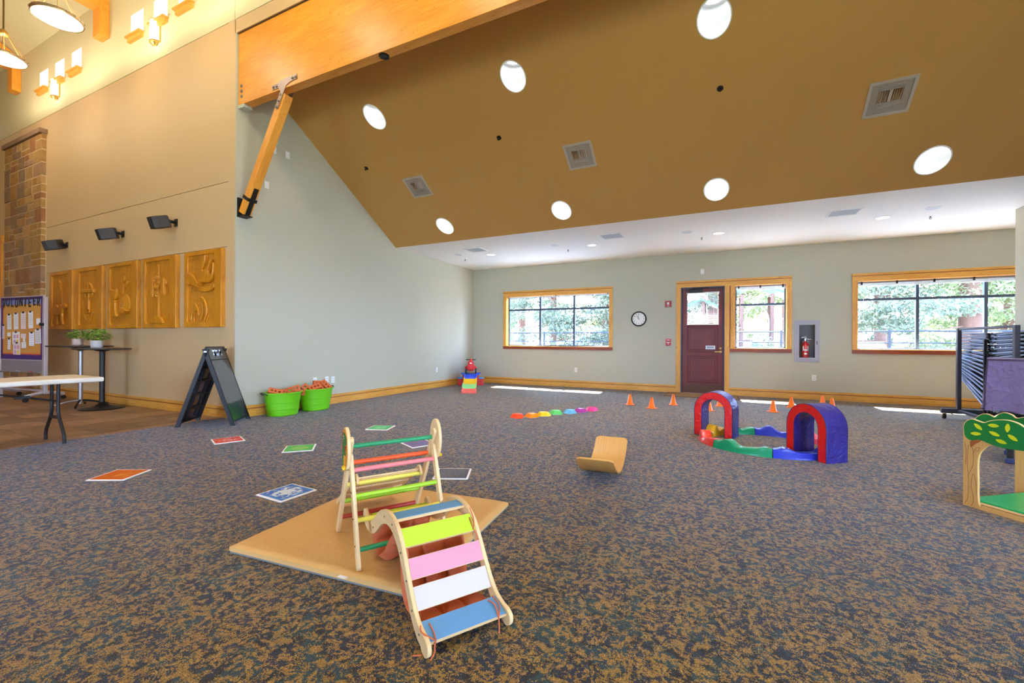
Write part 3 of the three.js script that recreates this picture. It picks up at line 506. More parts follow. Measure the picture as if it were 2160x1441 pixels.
function text(str, size, depth = 0.001) { const g = new TextGeometry(str, { font, size, depth, curveSegments: 4 }); g.computeBoundingBox(); const b = g.boundingBox; return g.translate(-(b.min.x + b.max.x) / 2, -(b.min.y + b.max.y) / 2, 0); }
{
  const c = thing('wall_clock', 'round black-rimmed wall clock between the left window and the door', 'clock', [-1.884, 1.752, BACK]);
  mesh('rim', lathe([[0.152, 0], [0.152, 0.02], [0.158, 0.038], [0.172, 0.04], [0.182, 0.03], [0.184, 0]], 48).rotateX(Math.PI / 2), M.black, c);
  const f = mesh('face', cyl(0.155, 0.155, 0.012, 0, 0, 0, 48).rotateX(Math.PI / 2).translate(0, 0, 0.004), M.paper, c);
  for (let h = 1; h <= 12; h++) { const a = h / 12 * Math.PI * 2; mesh('numeral', text(String(h), 0.026).translate(0.122 * Math.sin(a), 0.122 * Math.cos(a), 0.0165), M.black, f); }
  const hand = (a, l, w) => { const g = span(-w / 2, w / 2, -0.02, l, 0.019, 0.0205); return g.rotateZ(-a); };
  mesh('hour_hand', hand(-0.58, 0.085, 0.009), M.black, c); mesh('minute_hand', hand(-0.06, 0.12, 0.006).translate(0, 0, 0.002), M.black, c);
  mesh('hub', cyl(0.007, 0.007, 0.006).rotateX(Math.PI / 2).translate(0, 0, 0.018), M.black, c);
}
{
  const a = thing('alarm_strobe', 'square red fire alarm strobe high beside the door', 'alarm', [-1.2, 2.093, BACK]), red = std(0xa31f22, 0.45);
  mesh('housing', [rb(0.14, 0.14, 0.04, 0.006, 0, 0, 0.02)], red, a);
  mesh('lens', [rb(0.05, 0.062, 0.03, 0.008, 0, 0.006, 0.05)], std(0xe4e2e0, 0.2), a);
  mesh('print', text('FIRE', 0.016).translate(0, -0.052, 0.0402), M.paper, a);
  const p = thing('fire_alarm_pull', 'red fire alarm pull station beside the door handle height', 'alarm', [-1.196, 1.187, BACK]);
  mesh('housing', rb(0.115, 0.15, 0.045, 0.01, 0, 0, 0.0225), std(0xcf3540, 0.4), p);
  mesh('handle', [rb(0.075, 0.03, 0.016, 0.004, 0, -0.002, 0.05), rb(0.02, 0.05, 0.014, 0.004, 0, -0.03, 0.05)], M.paper, p);
  mesh('recess', [span(-0.03, 0.03, 0.002, 0.02, 0.045, 0.0585)], std(0x5a0b10, 0.6), p);
  mesh('print', text('FIRE', 0.024).translate(0, 0.048, 0.0452), M.paper, p);
}
{ // extinguisher cabinet let into the wall
  const [x0, x1, y0, y1] = OPEN.fire, cx = (x0 + x1) / 2, cy = (y0 + y1) / 2;
  const c = thing('extinguisher_cabinet', 'grey framed recessed cabinet with glass door right of the small window', 'cabinet', [cx, cy, BACK]);
  const w = (x1 - x0) / 2, h = (y1 - y0) / 2, fr = std(0xa7a3ad, 0.45);
  mesh('frame', ext((() => { const s = rectShape(-0.222, 0.222, -0.438, 0.438); s.holes.push(new THREE.Path(rectShape(-w + 0.006, w - 0.006, -h + 0.006, h - 0.006).getPoints().reverse())); return s; })(), 0.012, 0.003), fr, c);
  mesh('door_frame', ext((() => { const s = rectShape(-0.185, 0.185, -0.4, 0.4); s.holes.push(new THREE.Path(rectShape(-w + 0.012, w - 0.012, -h + 0.012, h - 0.012).getPoints().reverse())); return s; })(), 0.01, 0.003).translate(0, 0, 0.012), fr, c);
  mesh('box', [span(-w, w, -h, h, -0.2, -0.195), span(-w, -w + 0.004, -h, h, -0.195, 0), span(w - 0.004, w, -h, h, -0.195, 0), span(-w, w, h - 0.004, h, -0.195, 0), span(-w, w, -h, -h + 0.004, -0.195, 0)], std(0x6a6e70, 0.5), c);
  mesh('pane', new THREE.PlaneGeometry(2 * w - 0.02, 2 * h - 0.02).translate(0, 0, 0.008), M.glass, c);
  mesh('latch', rb(0.012, 0.07, 0.014, 0.004, w + 0.022, -0.03, 0.026), M.darkmetal, c);
  const e = thing('fire_extinguisher', 'red fire extinguisher standing in the wall cabinet', 'extinguisher', [cx - 0.015, y0 + 0.006, BACK - 0.1]), red = std(0xcc1410, 0.25);
  mesh('tank', lathe([[0, 0], [0.058, 0.003], [0.062, 0.02], [0.062, 0.27], [0.052, 0.31], [0.025, 0.335], [0.02, 0.35], [0, 0.35]], 28), red, e);
  mesh('label', new THREE.CylinderGeometry(0.0626, 0.0626, 0.1, 24, 1, true, -0.95, 1.9).translate(0, 0.2, 0), M.paper, e);
  mesh('print', new THREE.CylinderGeometry(0.0631, 0.0631, 0.07, 20, 1, true, -0.5, 1.0).translate(0, 0.215, 0), red, e);
  mesh('mark', new THREE.CylinderGeometry(0.0631, 0.0631, 0.025, 20, 1, true, -0.4, 0.8).translate(0, 0.085, 0), M.paper, e);
  mesh('valve', [cyl(0.018, 0.018, 0.04, 0, 0.345, 0, 16), rb(0.03, 0.03, 0.04, 0.004, 0, 0.395, 0)], M.chrome, e);
  mesh('lever', [rb(0.1, 0.012, 0.018, 0.004, 0.03, 0.435, 0).rotateZ(0.12), rb(0.09, 0.01, 0.018, 0.004, 0.03, 0.4, 0).rotateZ(-0.1)], M.chrome, e);
  mesh('hose', tube([V3(-0.01, 0.39, 0), V3(-0.06, 0.4, 0.02), V3(-0.082, 0.33, 0.03), V3(-0.075, 0.15, 0.03)], 0.009, 30, 8), M.black, e);
}
// speakers on the hall wall
[[-12.167, 3.119, -0.95], [-9.894, 3.108, -0.62], [-8.16, 3.116, -0.55]].forEach(([x, y, a], k) => {
  const s = thing('wall_speaker', 'black bracketed speaker on the hall wall above the carvings, ' + ORD[k] + ' from the stone pier', 'speaker', [x, y, HALL], 0, 'black wall speakers');
  mesh('bracket', [rb(0.09, 0.12, 0.012, 0.004, 0, 0, 0.006), rod(V3(0, 0, 0.01), V3(0, 0, 0.095), 0.026, 12)], M.blackmetal, s);
  const h = new THREE.Group(); h.name = 'head'; s.add(h); h.position.set(0, 0, 0.1); h.rotation.set(0.32, a, 0);
  const prof = shapeOf([[-0.09, 0], [-0.15, 0.14], [-0.155, 0.2], [0.155, 0.2], [0.15, 0.14], [0.09, 0]]);
  mesh('body', ext(prof, 0.19, 0.012).rotateX(Math.PI / 2).translate(0, 0.095, 0), std(0x35302e, 0.55), h);
  const gr = new THREE.CylinderGeometry(0.2, 0.2, 0.18, 24, 1, false, -0.88, 1.76).translate(0, 0, 0.075);
  mesh('grille', gr, std(0x2b2422, 0.75), h);
  mesh('hanger', [rb(0.04, 0.06, 0.02, 0.004, 0, 0, -0.006)], M.blackmetal, h);
});

// ------------------------------------------------------------ stone pier on the hall wall
{
  const p = thing('stone_pier', 'tall pier of rough tan and brown ashlar stones with a flat cap', 'pier', [0, 0, 0]), R = rng(77);
  const x0 = -15.2, x1 = -13.162, zf = -3.948, top = 5.6;
  const bump = rep(tex(256, 256, (u, v) => grey(fbm(u, v, 8, 8, 5, 71)), false), 3, 3);
  const tones = [[0xb98f56, 0x94703a], [0xaa774a, 0x875732], [0x9a7d5c, 0x7a6145], [0xc19a64, 0x9d7742], [0xac8866, 0x88684b], [0xb58846, 0x95682c]].map(([a, b], k) => { const A = hex(a), B = hex(b); return std(0xffffff, 0.9, { map: rep(tex(128, 128, (u, v) => mixc(A, B, fbm(u, v, 5, 5, 4, 80 + k))), 2.2, 2.2), bumpMap: bump, bumpScale: 0.005 }); });
  mesh('mortar', span(x0 + 0.012, x1 - 0.010, 0, top, HALL + 0.001, zf - 0.001), std(0xc9b088, 0.95), p);
  const cuts = []; let y = 0.0;
  const put = (a, b, c, d) => { if (b - a < 0.03 || d - c < 0.02) return; const g = rb(b - a - 0.016, d - c - 0.016, zf - HALL - 0.004, 0.008, (a + b) / 2, (c + d) / 2, (zf + HALL) / 2 + 0.008 + (R() - 0.5) * 0.012, 1); mesh('stone', g, tones[Math.floor(R() * tones.length)], p); };
  while (y < top - 0.01) {
    let h = 0.26 + R() * 0.12; if (top - (y + h) < 0.2) h = top - y;
    let x = x0;
    while (x < x1 - 0.01) {
      let w = 0.24 + R() * 0.26; if (x1 - (x + w) < 0.18) w = x1 - x;
      const k = R();
      if (k < 0.42) put(x, x + w, y, y + h);
      else if (k < 0.8) { const m = y + h * (0.36 + R() * 0.3); put(x, x + w, y, m); put(x, x + w, m, y + h); }
      else { const m = y + h * 0.5, q = x + w * (0.4 + R() * 0.2); put(x, x + w, y, m); put(x, q, m, y + h); put(q, x + w, m, y + h); }
      x += w;
    }
    y += h;
  }
  mesh('cap', rb(x1 - x0 + 0.06, 0.1, 0.13, 0.01, (x0 + x1) / 2, top + 0.05, HALL + 0.066), std(0x8d6f55, 0.85, { bumpMap: bump, bumpScale: 0.006 }), p);
}
{ // edge of a timber-trimmed doorway at the very left
  const t = structGroup('trim_1');
  mesh('trim_board', span(-15.72, -15.6, 0, 3.5, HALL, HALL + 0.03), M.beam, t, 'y');
  mesh('trim_head', span(-17.4, -15.55, 3.5, 3.66, HALL, HALL + 0.04), M.beam, t);
}
// ------------------------------------------------------------ five carved oak panels
{
  const X = [[-12.79, -11.742], [-11.545, -10.522], [-10.31, -9.25], [-9.07, -8.038], [-7.79, -6.815]];
  const names = ['star above a camel', 'ringed cross above a bowl of grapes', 'chalice beside a round loaf and wheat', 'cross draped with cloth above a mound', 'dove above curling flames'];
  const y0 = 1.38, H = 1.193, D = 0.068;
  const sm = (pts, d, b = 0.01, n = 60) => ext(shapeOf(pts, n), d, b);
  const tri = (x, y, s) => ext(shapeOf([[x - s, y + s * 0.8], [x + s, y + s * 0.8], [x, y - s * 0.8]]), 0.02, 0.004);
  const limb = (pts, r, n = 30) => tube(pts.map(([x, y]) => V3(x, y, 0.008)), r, n, 8);
  const art = [
    (u, v) => { // star, line of light, camel
      const c = [u(0.46), v(0.77)], out = [];
      for (let i = 0; i < 8; i++) { const a = i / 8 * Math.PI * 2 + 0.39, L = i % 2 ? 0.07 : 0.115; out.push(['ray', sm([[c[0], c[1]], [c[0] + L * 0.5 * Math.cos(a) - 0.016 * Math.sin(a), c[1] + L * 0.5 * Math.sin(a) + 0.016 * Math.cos(a)], [c[0] + L * Math.cos(a), c[1] + L * Math.sin(a)], [c[0] + L * 0.5 * Math.cos(a) + 0.016 * Math.sin(a), c[1] + L * 0.5 * Math.sin(a) - 0.016 * Math.cos(a)]], 0.022, 0.007, 24)]); }
      out.push(['beam_of_light', span(u(0.485), u(0.5), v(0.42), v(0.68), 0, 0.005)]);
      out.push(['camel', [sm([[u(0.18), v(0.30)], [u(0.22), v(0.40)], [u(0.31), v(0.43)], [u(0.38), v(0.40)], [u(0.44), v(0.385)], [u(0.50), v(0.43)], [u(0.56), v(0.40)], [u(0.62), v(0.44)], [u(0.72), v(0.43)], [u(0.76), v(0.38)], [u(0.70), v(0.355)], [u(0.63), v(0.36)], [u(0.57), v(0.27)], [u(0.48), v(0.25)], [u(0.36), v(0.24)], [u(0.25), v(0.26)]], 0.034, 0.012, 90),
        sm([[u(0.30), v(0.27)], [u(0.40), v(0.26)], [u(0.38), v(0.14)], [u(0.36), v(0.09)], [u(0.30), v(0.09)], [u(0.33), v(0.16)]], 0.03, 0.01), sm([[u(0.50), v(0.28)], [u(0.58), v(0.28)], [u(0.585), v(0.17)], [u(0.62), v(0.09)], [u(0.54), v(0.09)], [u(0.52), v(0.18)]], 0.03, 0.01), limb([[u(0.2), v(0.33)], [u(0.16), v(0.29)], [u(0.18), v(0.25)]], 0.01)]]);
      return out;
    },
    (u, v) => {
      const c = [u(0.46), v(0.61)];
      return [['ring', new THREE.TorusGeometry(0.155, 0.017, 8, 40).scale(1, 1.0, 0.9).translate(c[0], c[1], 0.006)], ['upright', rb(0.055, 0.52, 0.03, 0.008, c[0], c[1] - 0.09, 0.008)], ['crossbar', rb(0.52, 0.075, 0.05, 0.012, u(0.47), c[1] + 0.005, 0.014)], ['stem', span(c[0] - 0.024, c[0] + 0.024, v(0.26), v(0.45), 0, 0.012)],
        ['bowl', [new THREE.TorusGeometry(0.15, 0.014, 8, 30, Math.PI).rotateZ(Math.PI).translate(c[0], v(0.26), 0.008), rb(0.4, 0.022, 0.026, 0.006, c[0], v(0.265), 0.01)]],
        ['grapes', [0, 1, 2].flatMap((r) => Array.from({ length: 4 - r }, (_, i) => tri(c[0] + (i - (3 - r) / 2) * 0.062, v(0.225) - r * 0.042, 0.026)))]];
    },
    (u, v) => [
      ['cup', sm([[u(0.14), v(0.60)], [u(0.145), v(0.52)], [u(0.20), v(0.46)], [u(0.27), v(0.43)], [u(0.34), v(0.47)], [u(0.375), v(0.55)], [u(0.38), v(0.60)], [u(0.26), v(0.585)]], 0.042, 0.014, 60)], ['stem', [rb(0.07, 0.03, 0.05, 0.01, u(0.27), v(0.42), 0.012), sm([[u(0.245), v(0.40)], [u(0.30), v(0.40)], [u(0.31), v(0.28)], [u(0.36), v(0.19)], [u(0.29), v(0.175)], [u(0.21), v(0.19)], [u(0.25), v(0.28)]], 0.036, 0.012, 50)]],
      ['loaf', [new THREE.SphereGeometry(0.165, 32, 16).scale(1, 1, 0.16).translate(u(0.58), v(0.36), 0.004)]], ['loaf_rim', new THREE.TorusGeometry(0.17, 0.012, 8, 36, 4.4).rotateZ(-0.9).translate(u(0.58), v(0.36), 0.006)],
      ['leaf', sm([[u(0.40), v(0.265)], [u(0.48), v(0.30)], [u(0.57), v(0.315)], [u(0.66), v(0.28)], [u(0.72), v(0.26)], [u(0.62), v(0.215)], [u(0.50), v(0.22)]], 0.036, 0.012)],
      ['wheat', [limb([[u(0.52), v(0.5)], [u(0.54), v(0.62)], [u(0.57), v(0.74)]], 0.008), limb([[u(0.52), v(0.5)], [u(0.58), v(0.60)], [u(0.66), v(0.68)]], 0.008), limb([[u(0.52), v(0.5)], [u(0.5), v(0.58)], [u(0.46), v(0.64)]], 0.007), sm([[u(0.55), v(0.68)], [u(0.545), v(0.74)], [u(0.575), v(0.79)], [u(0.595), v(0.73)]], 0.026, 0.008, 24), sm([[u(0.61), v(0.62)], [u(0.63), v(0.68)], [u(0.69), v(0.70)], [u(0.67), v(0.64)]], 0.026, 0.008, 24)]]],
    (u, v) => [
      ['upright', rb(0.07, 0.98, 0.022, 0.006, u(0.46), v(0.47), 0.006)], ['sign', [0, 1].map((i) => tube([V3(u(0.44 + i * 0.05), v(0.82), 0.01), V3(u(0.425 + i * 0.05), v(0.85), 0.01), V3(u(0.455 + i * 0.05), v(0.87), 0.01), V3(u(0.44 + i * 0.05), v(0.895), 0.01)], 0.007, 20, 6))],
      ['crossbar', rb(0.56, 0.06, 0.026, 0.006, u(0.46), v(0.635), 0.008)],
      ['cloth', [sm([[u(0.20), v(0.68)], [u(0.33), v(0.70)], [u(0.35), v(0.62)], [u(0.36), v(0.50)], [u(0.34), v(0.43)], [u(0.26), v(0.44)], [u(0.26), v(0.55)], [u(0.19), v(0.62)]], 0.034, 0.012), sm([[u(0.58), v(0.70)], [u(0.66), v(0.69)], [u(0.69), v(0.58)], [u(0.70), v(0.46)], [u(0.66), v(0.45)], [u(0.59), v(0.48)], [u(0.58), v(0.6)]], 0.034, 0.012), sm([[u(0.36), v(0.63)], [u(0.44), v(0.54)], [u(0.50), v(0.54)], [u(0.575), v(0.63)], [u(0.55), v(0.64)], [u(0.47), v(0.575)], [u(0.40), v(0.64)]], 0.034, 0.01)]],
      ['crown', Array.from({ length: 9 }, (_, i) => new THREE.SphereGeometry(0.022, 10, 8).scale(1, 1, 0.8).translate(u(0.46) + 0.07 * Math.cos(i * 0.698), v(0.635) + 0.09 * Math.sin(i * 0.698), 0.022))],
      ['knot', [0, 1, 2].map((i) => new THREE.SphereGeometry(0.026, 10, 8).translate(u(0.45 + (i % 2) * 0.02), v(0.5 - i * 0.025), 0.014))],
      ['mound', sm([[u(0.26), v(0.06)], [u(0.30), v(0.12)], [u(0.40), v(0.16)], [u(0.50), v(0.165)], [u(0.60), v(0.14)], [u(0.66), v(0.08)], [u(0.66), v(0.06)], [u(0.46), v(0.06)]], 0.036, 0.016)]],
    (u, v) => [
      ['hill', sm([[u(0.10), v(0.72)], [u(0.20), v(0.71)], [u(0.30), v(0.65)], [u(0.40), v(0.565)], [u(0.52), v(0.52)], [u(0.68), v(0.525)], [u(0.82), v(0.545)], [u(0.82), v(0.50)], [u(0.66), v(0.455)], [u(0.50), v(0.46)], [u(0.36), v(0.51)], [u(0.22), v(0.56)], [u(0.10), v(0.57)]], 0.03, 0.01, 90)],
      ['dove', sm([[u(0.40), v(0.53)], [u(0.45), v(0.60)], [u(0.49), v(0.66)], [u(0.48), v(0.76)], [u(0.53), v(0.85)], [u(0.62), v(0.93)], [u(0.615), v(0.83)], [u(0.55), v(0.74)], [u(0.62), v(0.74)], [u(0.70), v(0.81)], [u(0.78), v(0.87)], [u(0.735), v(0.79)], [u(0.70), v(0.72)], [u(0.72), v(0.67)], [u(0.80), v(0.70)], [u(0.83), v(0.82)], [u(0.84), v(0.70)], [u(0.78), v(0.60)], [u(0.66), v(0.565)], [u(0.56), v(0.58)], [u(0.50), v(0.56)], [u(0.46), v(0.53)]], 0.046, 0.012, 160)],
      ['twig', [limb([[u(0.40), v(0.54)], [u(0.44), v(0.59)], [u(0.52), v(0.61)]], 0.008), sm([[u(0.39), v(0.545)], [u(0.43), v(0.535)], [u(0.47), v(0.51)], [u(0.41), v(0.51)]], 0.05, 0.008, 24)]],
      ['flame', [limb([[u(0.40), v(0.35)], [u(0.44), v(0.39)], [u(0.52), v(0.37)], [u(0.60), v(0.27)], [u(0.60), v(0.16)], [u(0.54), v(0.07)]], 0.016), limb([[u(0.28), v(0.31)], [u(0.36), v(0.24)], [u(0.385), v(0.16)]], 0.012), limb([[u(0.29), v(0.21)], [u(0.22), v(0.17)], [u(0.20), v(0.09)], [u(0.23), v(0.06)]], 0.014), limb([[u(0.29), v(0.2)], [u(0.26), v(0.13)], [u(0.275), v(0.08)]], 0.01), limb([[u(0.68), v(0.18)], [u(0.63), v(0.12)], [u(0.60), v(0.06)]], 0.012), limb([[u(0.48), v(0.3)], [u(0.50), v(0.2)], [u(0.44), v(0.1)]], 0.009)]]],
  ];
  X.forEach(([a, b], k) => {
    const W = b - a, t = thing('carved_panel', 'carved honey oak wall panel with a ' + names[k], 'carving', [a, y0, HALL + 0.001], 0, 'carved oak panels');
    const fld = [0.09 * W, 0.835 * W, 0.062 * H, 0.945 * H];
    mesh('back_board', rb(W, H, 0.04, 0.003, W / 2, H / 2, 0.02), M.oakfield, t, 'y');
    const s = rectShape(0, W, 0, H); s.holes.push(new THREE.Path(rectShape(...fld, 0.045).getPoints(8).reverse()));
    mesh('border', ext(s, 0.03, 0.005).translate(0, 0, 0.038), M.oak, t, 'y');
    const u = (f) => f * W, v = (f) => f * H;
    for (const [n, g] of art[k](u, v)) mesh(n, [].concat(g).map((q) => q.scale(1, 1, 1.35).translate(0, 0, 0.039)), M.oak, t, 'y');
  });
}
// ------------------------------------------------------------ notice board on its rolling stand
{
  const b = thing('notice_board', 'rolling cork notice board with purple border and black lettering before the stone pier', 'notice board', [-12.42, 0, -3.47], 0.12);
  const g = std(0xb9b0b0, 0.5, { metalness: 0.2 }), W = 1.42, h0 = 0.78, h1 = 2.0;
  for (const s of [-1, 1]) {
    mesh('post', rb(0.075, 1.86, 0.06, 0.012, s * (W / 2 + 0.05), 1.03 + (s > 0 ? 0.05 : -0.32) * 0.5, 0), g, b);
    const f = mesh('foot', [tube([V3(s * (W / 2 + 0.05), 0.11, -0.28), V3(s * (W / 2 + 0.05), 0.16, 0), V3(s * (W / 2 + 0.05), 0.11, 0.28)], 0.03, 20, 8)], g, b);
    for (const z of [-0.27, 0.27]) mesh('caster', [cyl(0.04, 0.04, 0.03, 0, 0, 0, 16).rotateZ(Math.PI / 2).translate(s * (W / 2 + 0.05) + 0.015, 0.041, z)], M.black, f);
  }
  mesh('crossbar', rb(W, 0.04, 0.04, 0.01, 0, 0.19, 0), g, b);
  mesh('knob', [cyl(0.03, 0.03, 0.05).rotateX(Math.PI / 2).translate(W / 2 + 0.05, 1.46, 0.03)], M.black, b);
  mesh('modesty_panel', [rb(W, 0.24, 0.02, 0.004, 0, 0.66, 0)], std(0x8d8486, 0.6), b);
  mesh('tray', [rb(W, 0.02, 0.08, 0.005, 0, 0.535, 0.045)], M.steel, b);
  mesh('cork', span(-W / 2, W / 2, h0, h1, -0.012, 0.012), std(0xd89a45, 0.9, { bumpMap: plasterBump, bumpScale: 0.002 }), b);
  mesh('edge_frame', [span(-W / 2 - 0.015, W / 2 + 0.015, h0 - 0.02, h0, -0.018, 0.018), span(-W / 2 - 0.015, W / 2 + 0.015, h1, h1 + 0.02, -0.018, 0.018), span(-W / 2 - 0.015, -W / 2, h0, h1, -0.018, 0.018), span(W / 2, W / 2 + 0.015, h0, h1, -0.018, 0.018)], g, b);
  const saw = (len, amp, n, base) => { const p = [[0, 0], [len, 0], [len, base]]; for (let i = n; i > 0; i--) { p.push([(i - 0.5) / n * len, base + amp]); p.push([(i - 1) / n * len, base]); } return ext(shapeOf(p), 0.002); };
  const mk = (m, d, base, amp, n) => [saw(W, amp, n, base).translate(-W / 2, h0, 0.0125 + d), saw(W, amp, n, base * 0.8).rotateZ(Math.PI).translate(W / 2, h1, 0.0125 + d), saw(h1 - h0, amp, n, base * 0.55).rotateZ(-Math.PI / 2).translate(-W / 2, h1, 0.0125 + d), saw(h1 - h0, amp, n, base * 0.55).rotateZ(Math.PI / 2).translate(W / 2, h0, 0.0125 + d)];
  mesh('orange_border', mk(0, 0, 0.1, 0.03, 38), std(0xd85a28, 0.8), b);
  mesh('purple_border', mk(0, 0.0025, 0.078, 0.028, 38), std(0x4a2a72, 0.8), b);
  mesh('sky_band', [span(-W / 2 + 0.04, W / 2 - 0.05, 1.86, 1.95, 0.0175, 0.019)], std(0x7f8fc4, 0.8), b);
  'VOLUNTEER'.split('').forEach((ch, i) => mesh('letter', text(ch, 0.175, 0.003).scale(0.78, 1, 1).rotateZ((i * 37 % 5 - 2) * 0.05).translate(-0.60 + i * 0.149, 1.9 + (i * 53 % 3 - 1) * 0.012, 0.021), M.black, b));
  const cols = [0xf3efe6, 0xf6f2ea, 0xe9e4dc, 0xf1ddd6, 0xffffff].map((c) => std(c, 0.85)), R = rng(9);
  const notes = [[-0.42, 1.52, 0.15, 0.3], [-0.18, 1.53, 0.16, 0.32], [0.07, 1.54, 0.17, 0.33], [0.32, 1.55, 0.16, 0.33], [0.57, 1.52, 0.13, 0.12], [-0.62, 1.32, 0.08, 0.28], [-0.42, 1.27, 0.12, 0.08], [-0.17, 1.2, 0.26, 0.24], [0.08, 1.24, 0.17, 0.09], [0.57, 1.23, 0.2, 0.28], [0.36, 1.18, 0.17, 0.26], [-0.41, 1.08, 0.1, 0.22], [-0.14, 0.99, 0.25, 0.24], [0.1, 1.06, 0.16, 0.12], [0.11, 1.16, 0.08, 0.07]];
  notes.forEach(([x, y, w, h], i) => {
    const n = mesh('note', bx(w, h, 0.001, 0, 0, 0), cols[Math.floor(R() * 5)], b); n.position.set(x, y, 0.016 + i * 0.0004); n.rotation.z = (R() - 0.5) * 0.12;
    if (h > 0.2) mesh('clip', rb(0.06, 0.035, 0.006, 0.002, 0, h / 2 - 0.005, 0.004), M.black, n);
    if (i === 7 || i === 12) [[0xc8a8d8, -0.05, 0.05], [0xe7a0a8, 0.05, 0.05], [0xd6a8d0, -0.05, -0.05], [0xf2d455, 0.05, -0.05]].forEach(([c, dx, dy]) => mesh('print', bx(0.07, 0.07, 0.0008, dx, dy - 0.02, 0.001), std(c, 0.8), n));
    else if (h > 0.2) mesh('print', [0, 1, 2, 3, 4, 5].map((q) => bx(w * 0.7, 0.006, 0.0008, 0, h * 0.28 - q * 0.035, 0.001)), std(0xa9a6a6, 0.8), n);
  });
  [[0xd93a3a, 0.33], [0x9fb6e0, -0.1]].forEach(([c, x]) => tag(mesh('marker_pen', rod(V3(-12.42 + x, 0.553, -3.42 - x * 0.12), V3(-12.42 + x + 0.13, 0.553, -3.42 - (x + 0.13) * 0.12), 0.008, 10), std(c, 0.4)), (x > 0 ? 'red' : 'pale blue') + ' marker pen lying in the notice board tray', 'pen', 'marker pens'));
}
// ------------------------------------------------------------ two bar tables with plants, folding table
{
  const t = thing('bar_table', 'round black bar table on a grey post with four splayed feet', 'table', [-10.2, 0, -3.56]);
  mesh('table_top', lathe([[0, 1.045], [0.42, 1.045], [0.432, 1.055], [0.432, 1.062], [0.425, 1.07], [0, 1.07]], 48), std(0x35302e, 0.4), t);
  mesh('collar', lathe([[0.033, 0.97], [0.06, 1.01], [0.17, 1.044]], 28), M.plate, t);
  mesh('post', cyl(0.033, 0.033, 0.95, 0, 0.05, 0, 24), M.steel, t);
  for (let i = 0; i < 4; i++) { const a = i * Math.PI / 2 + 0.5; mesh('foot', [tube([V3(0.02 * Math.cos(a), 0.11, 0.02 * Math.sin(a)), V3(0.16 * Math.cos(a), 0.085, 0.16 * Math.sin(a)), V3(0.36 * Math.cos(a), 0.03, 0.36 * Math.sin(a))], 0.016, 16, 8), cyl(0.015, 0.015, 0.02, 0.36 * Math.cos(a), 0, 0.36 * Math.sin(a), 10)], i === 1 ? M.steel : M.blackmetal, t); }
  const u = thing('bar_table', 'smaller round bar table on a black post with a domed disc base', 'table', [-9.52, 0, -3.6]);
  mesh('table_top', lathe([[0, 1.005], [0.37, 1.005], [0.38, 1.015], [0.38, 1.022], [0.372, 1.03], [0, 1.03]], 48), std(0x35302e, 0.4), u);
  mesh('collar', lathe([[0.038, 0.975], [0.1, 0.99], [0.11, 1.004]], 24), M.blackmetal, u);
  mesh('post', cyl(0.038, 0.038, 0.92, 0, 0.07, 0, 24), M.black, u);
  mesh('base', lathe([[0, 0], [0.3, 0], [0.3, 0.012], [0.22, 0.026], [0.12, 0.045], [0.06, 0.085], [0.036, 0.12], [0, 0.12]], 40), M.blackmetal, u);
  const plant = (x, y, z, r, pm, label, seed, droop) => {
    const p = thing('potted_plant', label, 'plant', [x, y, z]), R = rng(seed), lv = [[], []];
    mesh('pot', lathe([[0, 0], [r * 0.42, 0], [r * 0.5, r * 0.3], [r * 0.52, r * 0.75], [r * 0.46, r * 0.75], [r * 0.44, r * 0.65], [0, r * 0.65]], 28), pm, p);
    for (let i = 0; i < 260; i++) {
      const a = R() * 6.283, q = Math.sqrt(R()) * r * 1.12, up = r * (0.75 + (1.25 - q / r * droop) * 0.95 * R() + 0.1), s = r * (0.11 + R() * 0.1);
      const g = new THREE.PlaneGeometry(s, s * 1.5, 1, 2); const pp = g.attributes.position; for (let j = 0; j < pp.count; j++) pp.setZ(j, -Math.abs(pp.getY(j)) * 0.35);
      g.rotateX(-1.0 - R() * 0.8).rotateY(-a + Math.PI / 2 + (R() - 0.5)).translate(q * Math.cos(a), up, q * Math.sin(a)); lv[i % 2].push(g);
    }
    [M.leaf, M.leaf2].forEach((m, i) => { m.side = THREE.DoubleSide; const f = mesh('foliage', lv[i], m, p); f.userData.kind = 'stuff'; });
  };
  plant(-10.14, 1.07, -3.5, 0.15, M.potpink, 'small leafy plant in a pinkish pot on the table with the grey post', 41, 0.55);
  plant(-9.5, 1.03, -3.52, 0.17, M.pot, 'bushy leafy plant in a white pot on the table with the black post', 43, 0.2);
}
{
  const t = thing('folding_table', 'white plastic folding table with black bent legs at the left edge', 'table', [-6.92, 0, -1.58]);
  const W = 0.76, L = 1.83;
  mesh('table_top', rb(W, 0.055, L, 0.018, 0, 0.7125, 0, 3), M.tabletop, t);
  for (const s of [-1, 1]) {
    const z = s * (L / 2 - 0.3);
    for (const q of [-1, 1]) mesh('leg', tube([V3(q * 0.085, 0.69, z), V3(q * 0.085, 0.5, z), V3(q * 0.085, 0.36, z), V3(q * 0.11, 0.29, z), V3(q * 0.2, 0.16, z), V3(q * 0.235, 0.1, z), V3(q * 0.245, 0.002, z)], 0.0165, 40, 12), M.black, t);
    mesh('stretcher', rb(0.22, 0.035, 0.012, 0.003, 0, 0.285, z), M.black, t);
    mesh('hinge_rod', rod(V3(-0.1, 0.47, z), V3(0.1, 0.47, z), 0.008), M.black, t);
    mesh('brace', [rod(V3(0, 0.47, z), V3(0, 0.60, s * 0.12), 0.009), rb(0.03, 0.03, 0.12, 0.006, 0, 0.535, z - s * 0.26)], M.black, t);
  }
}
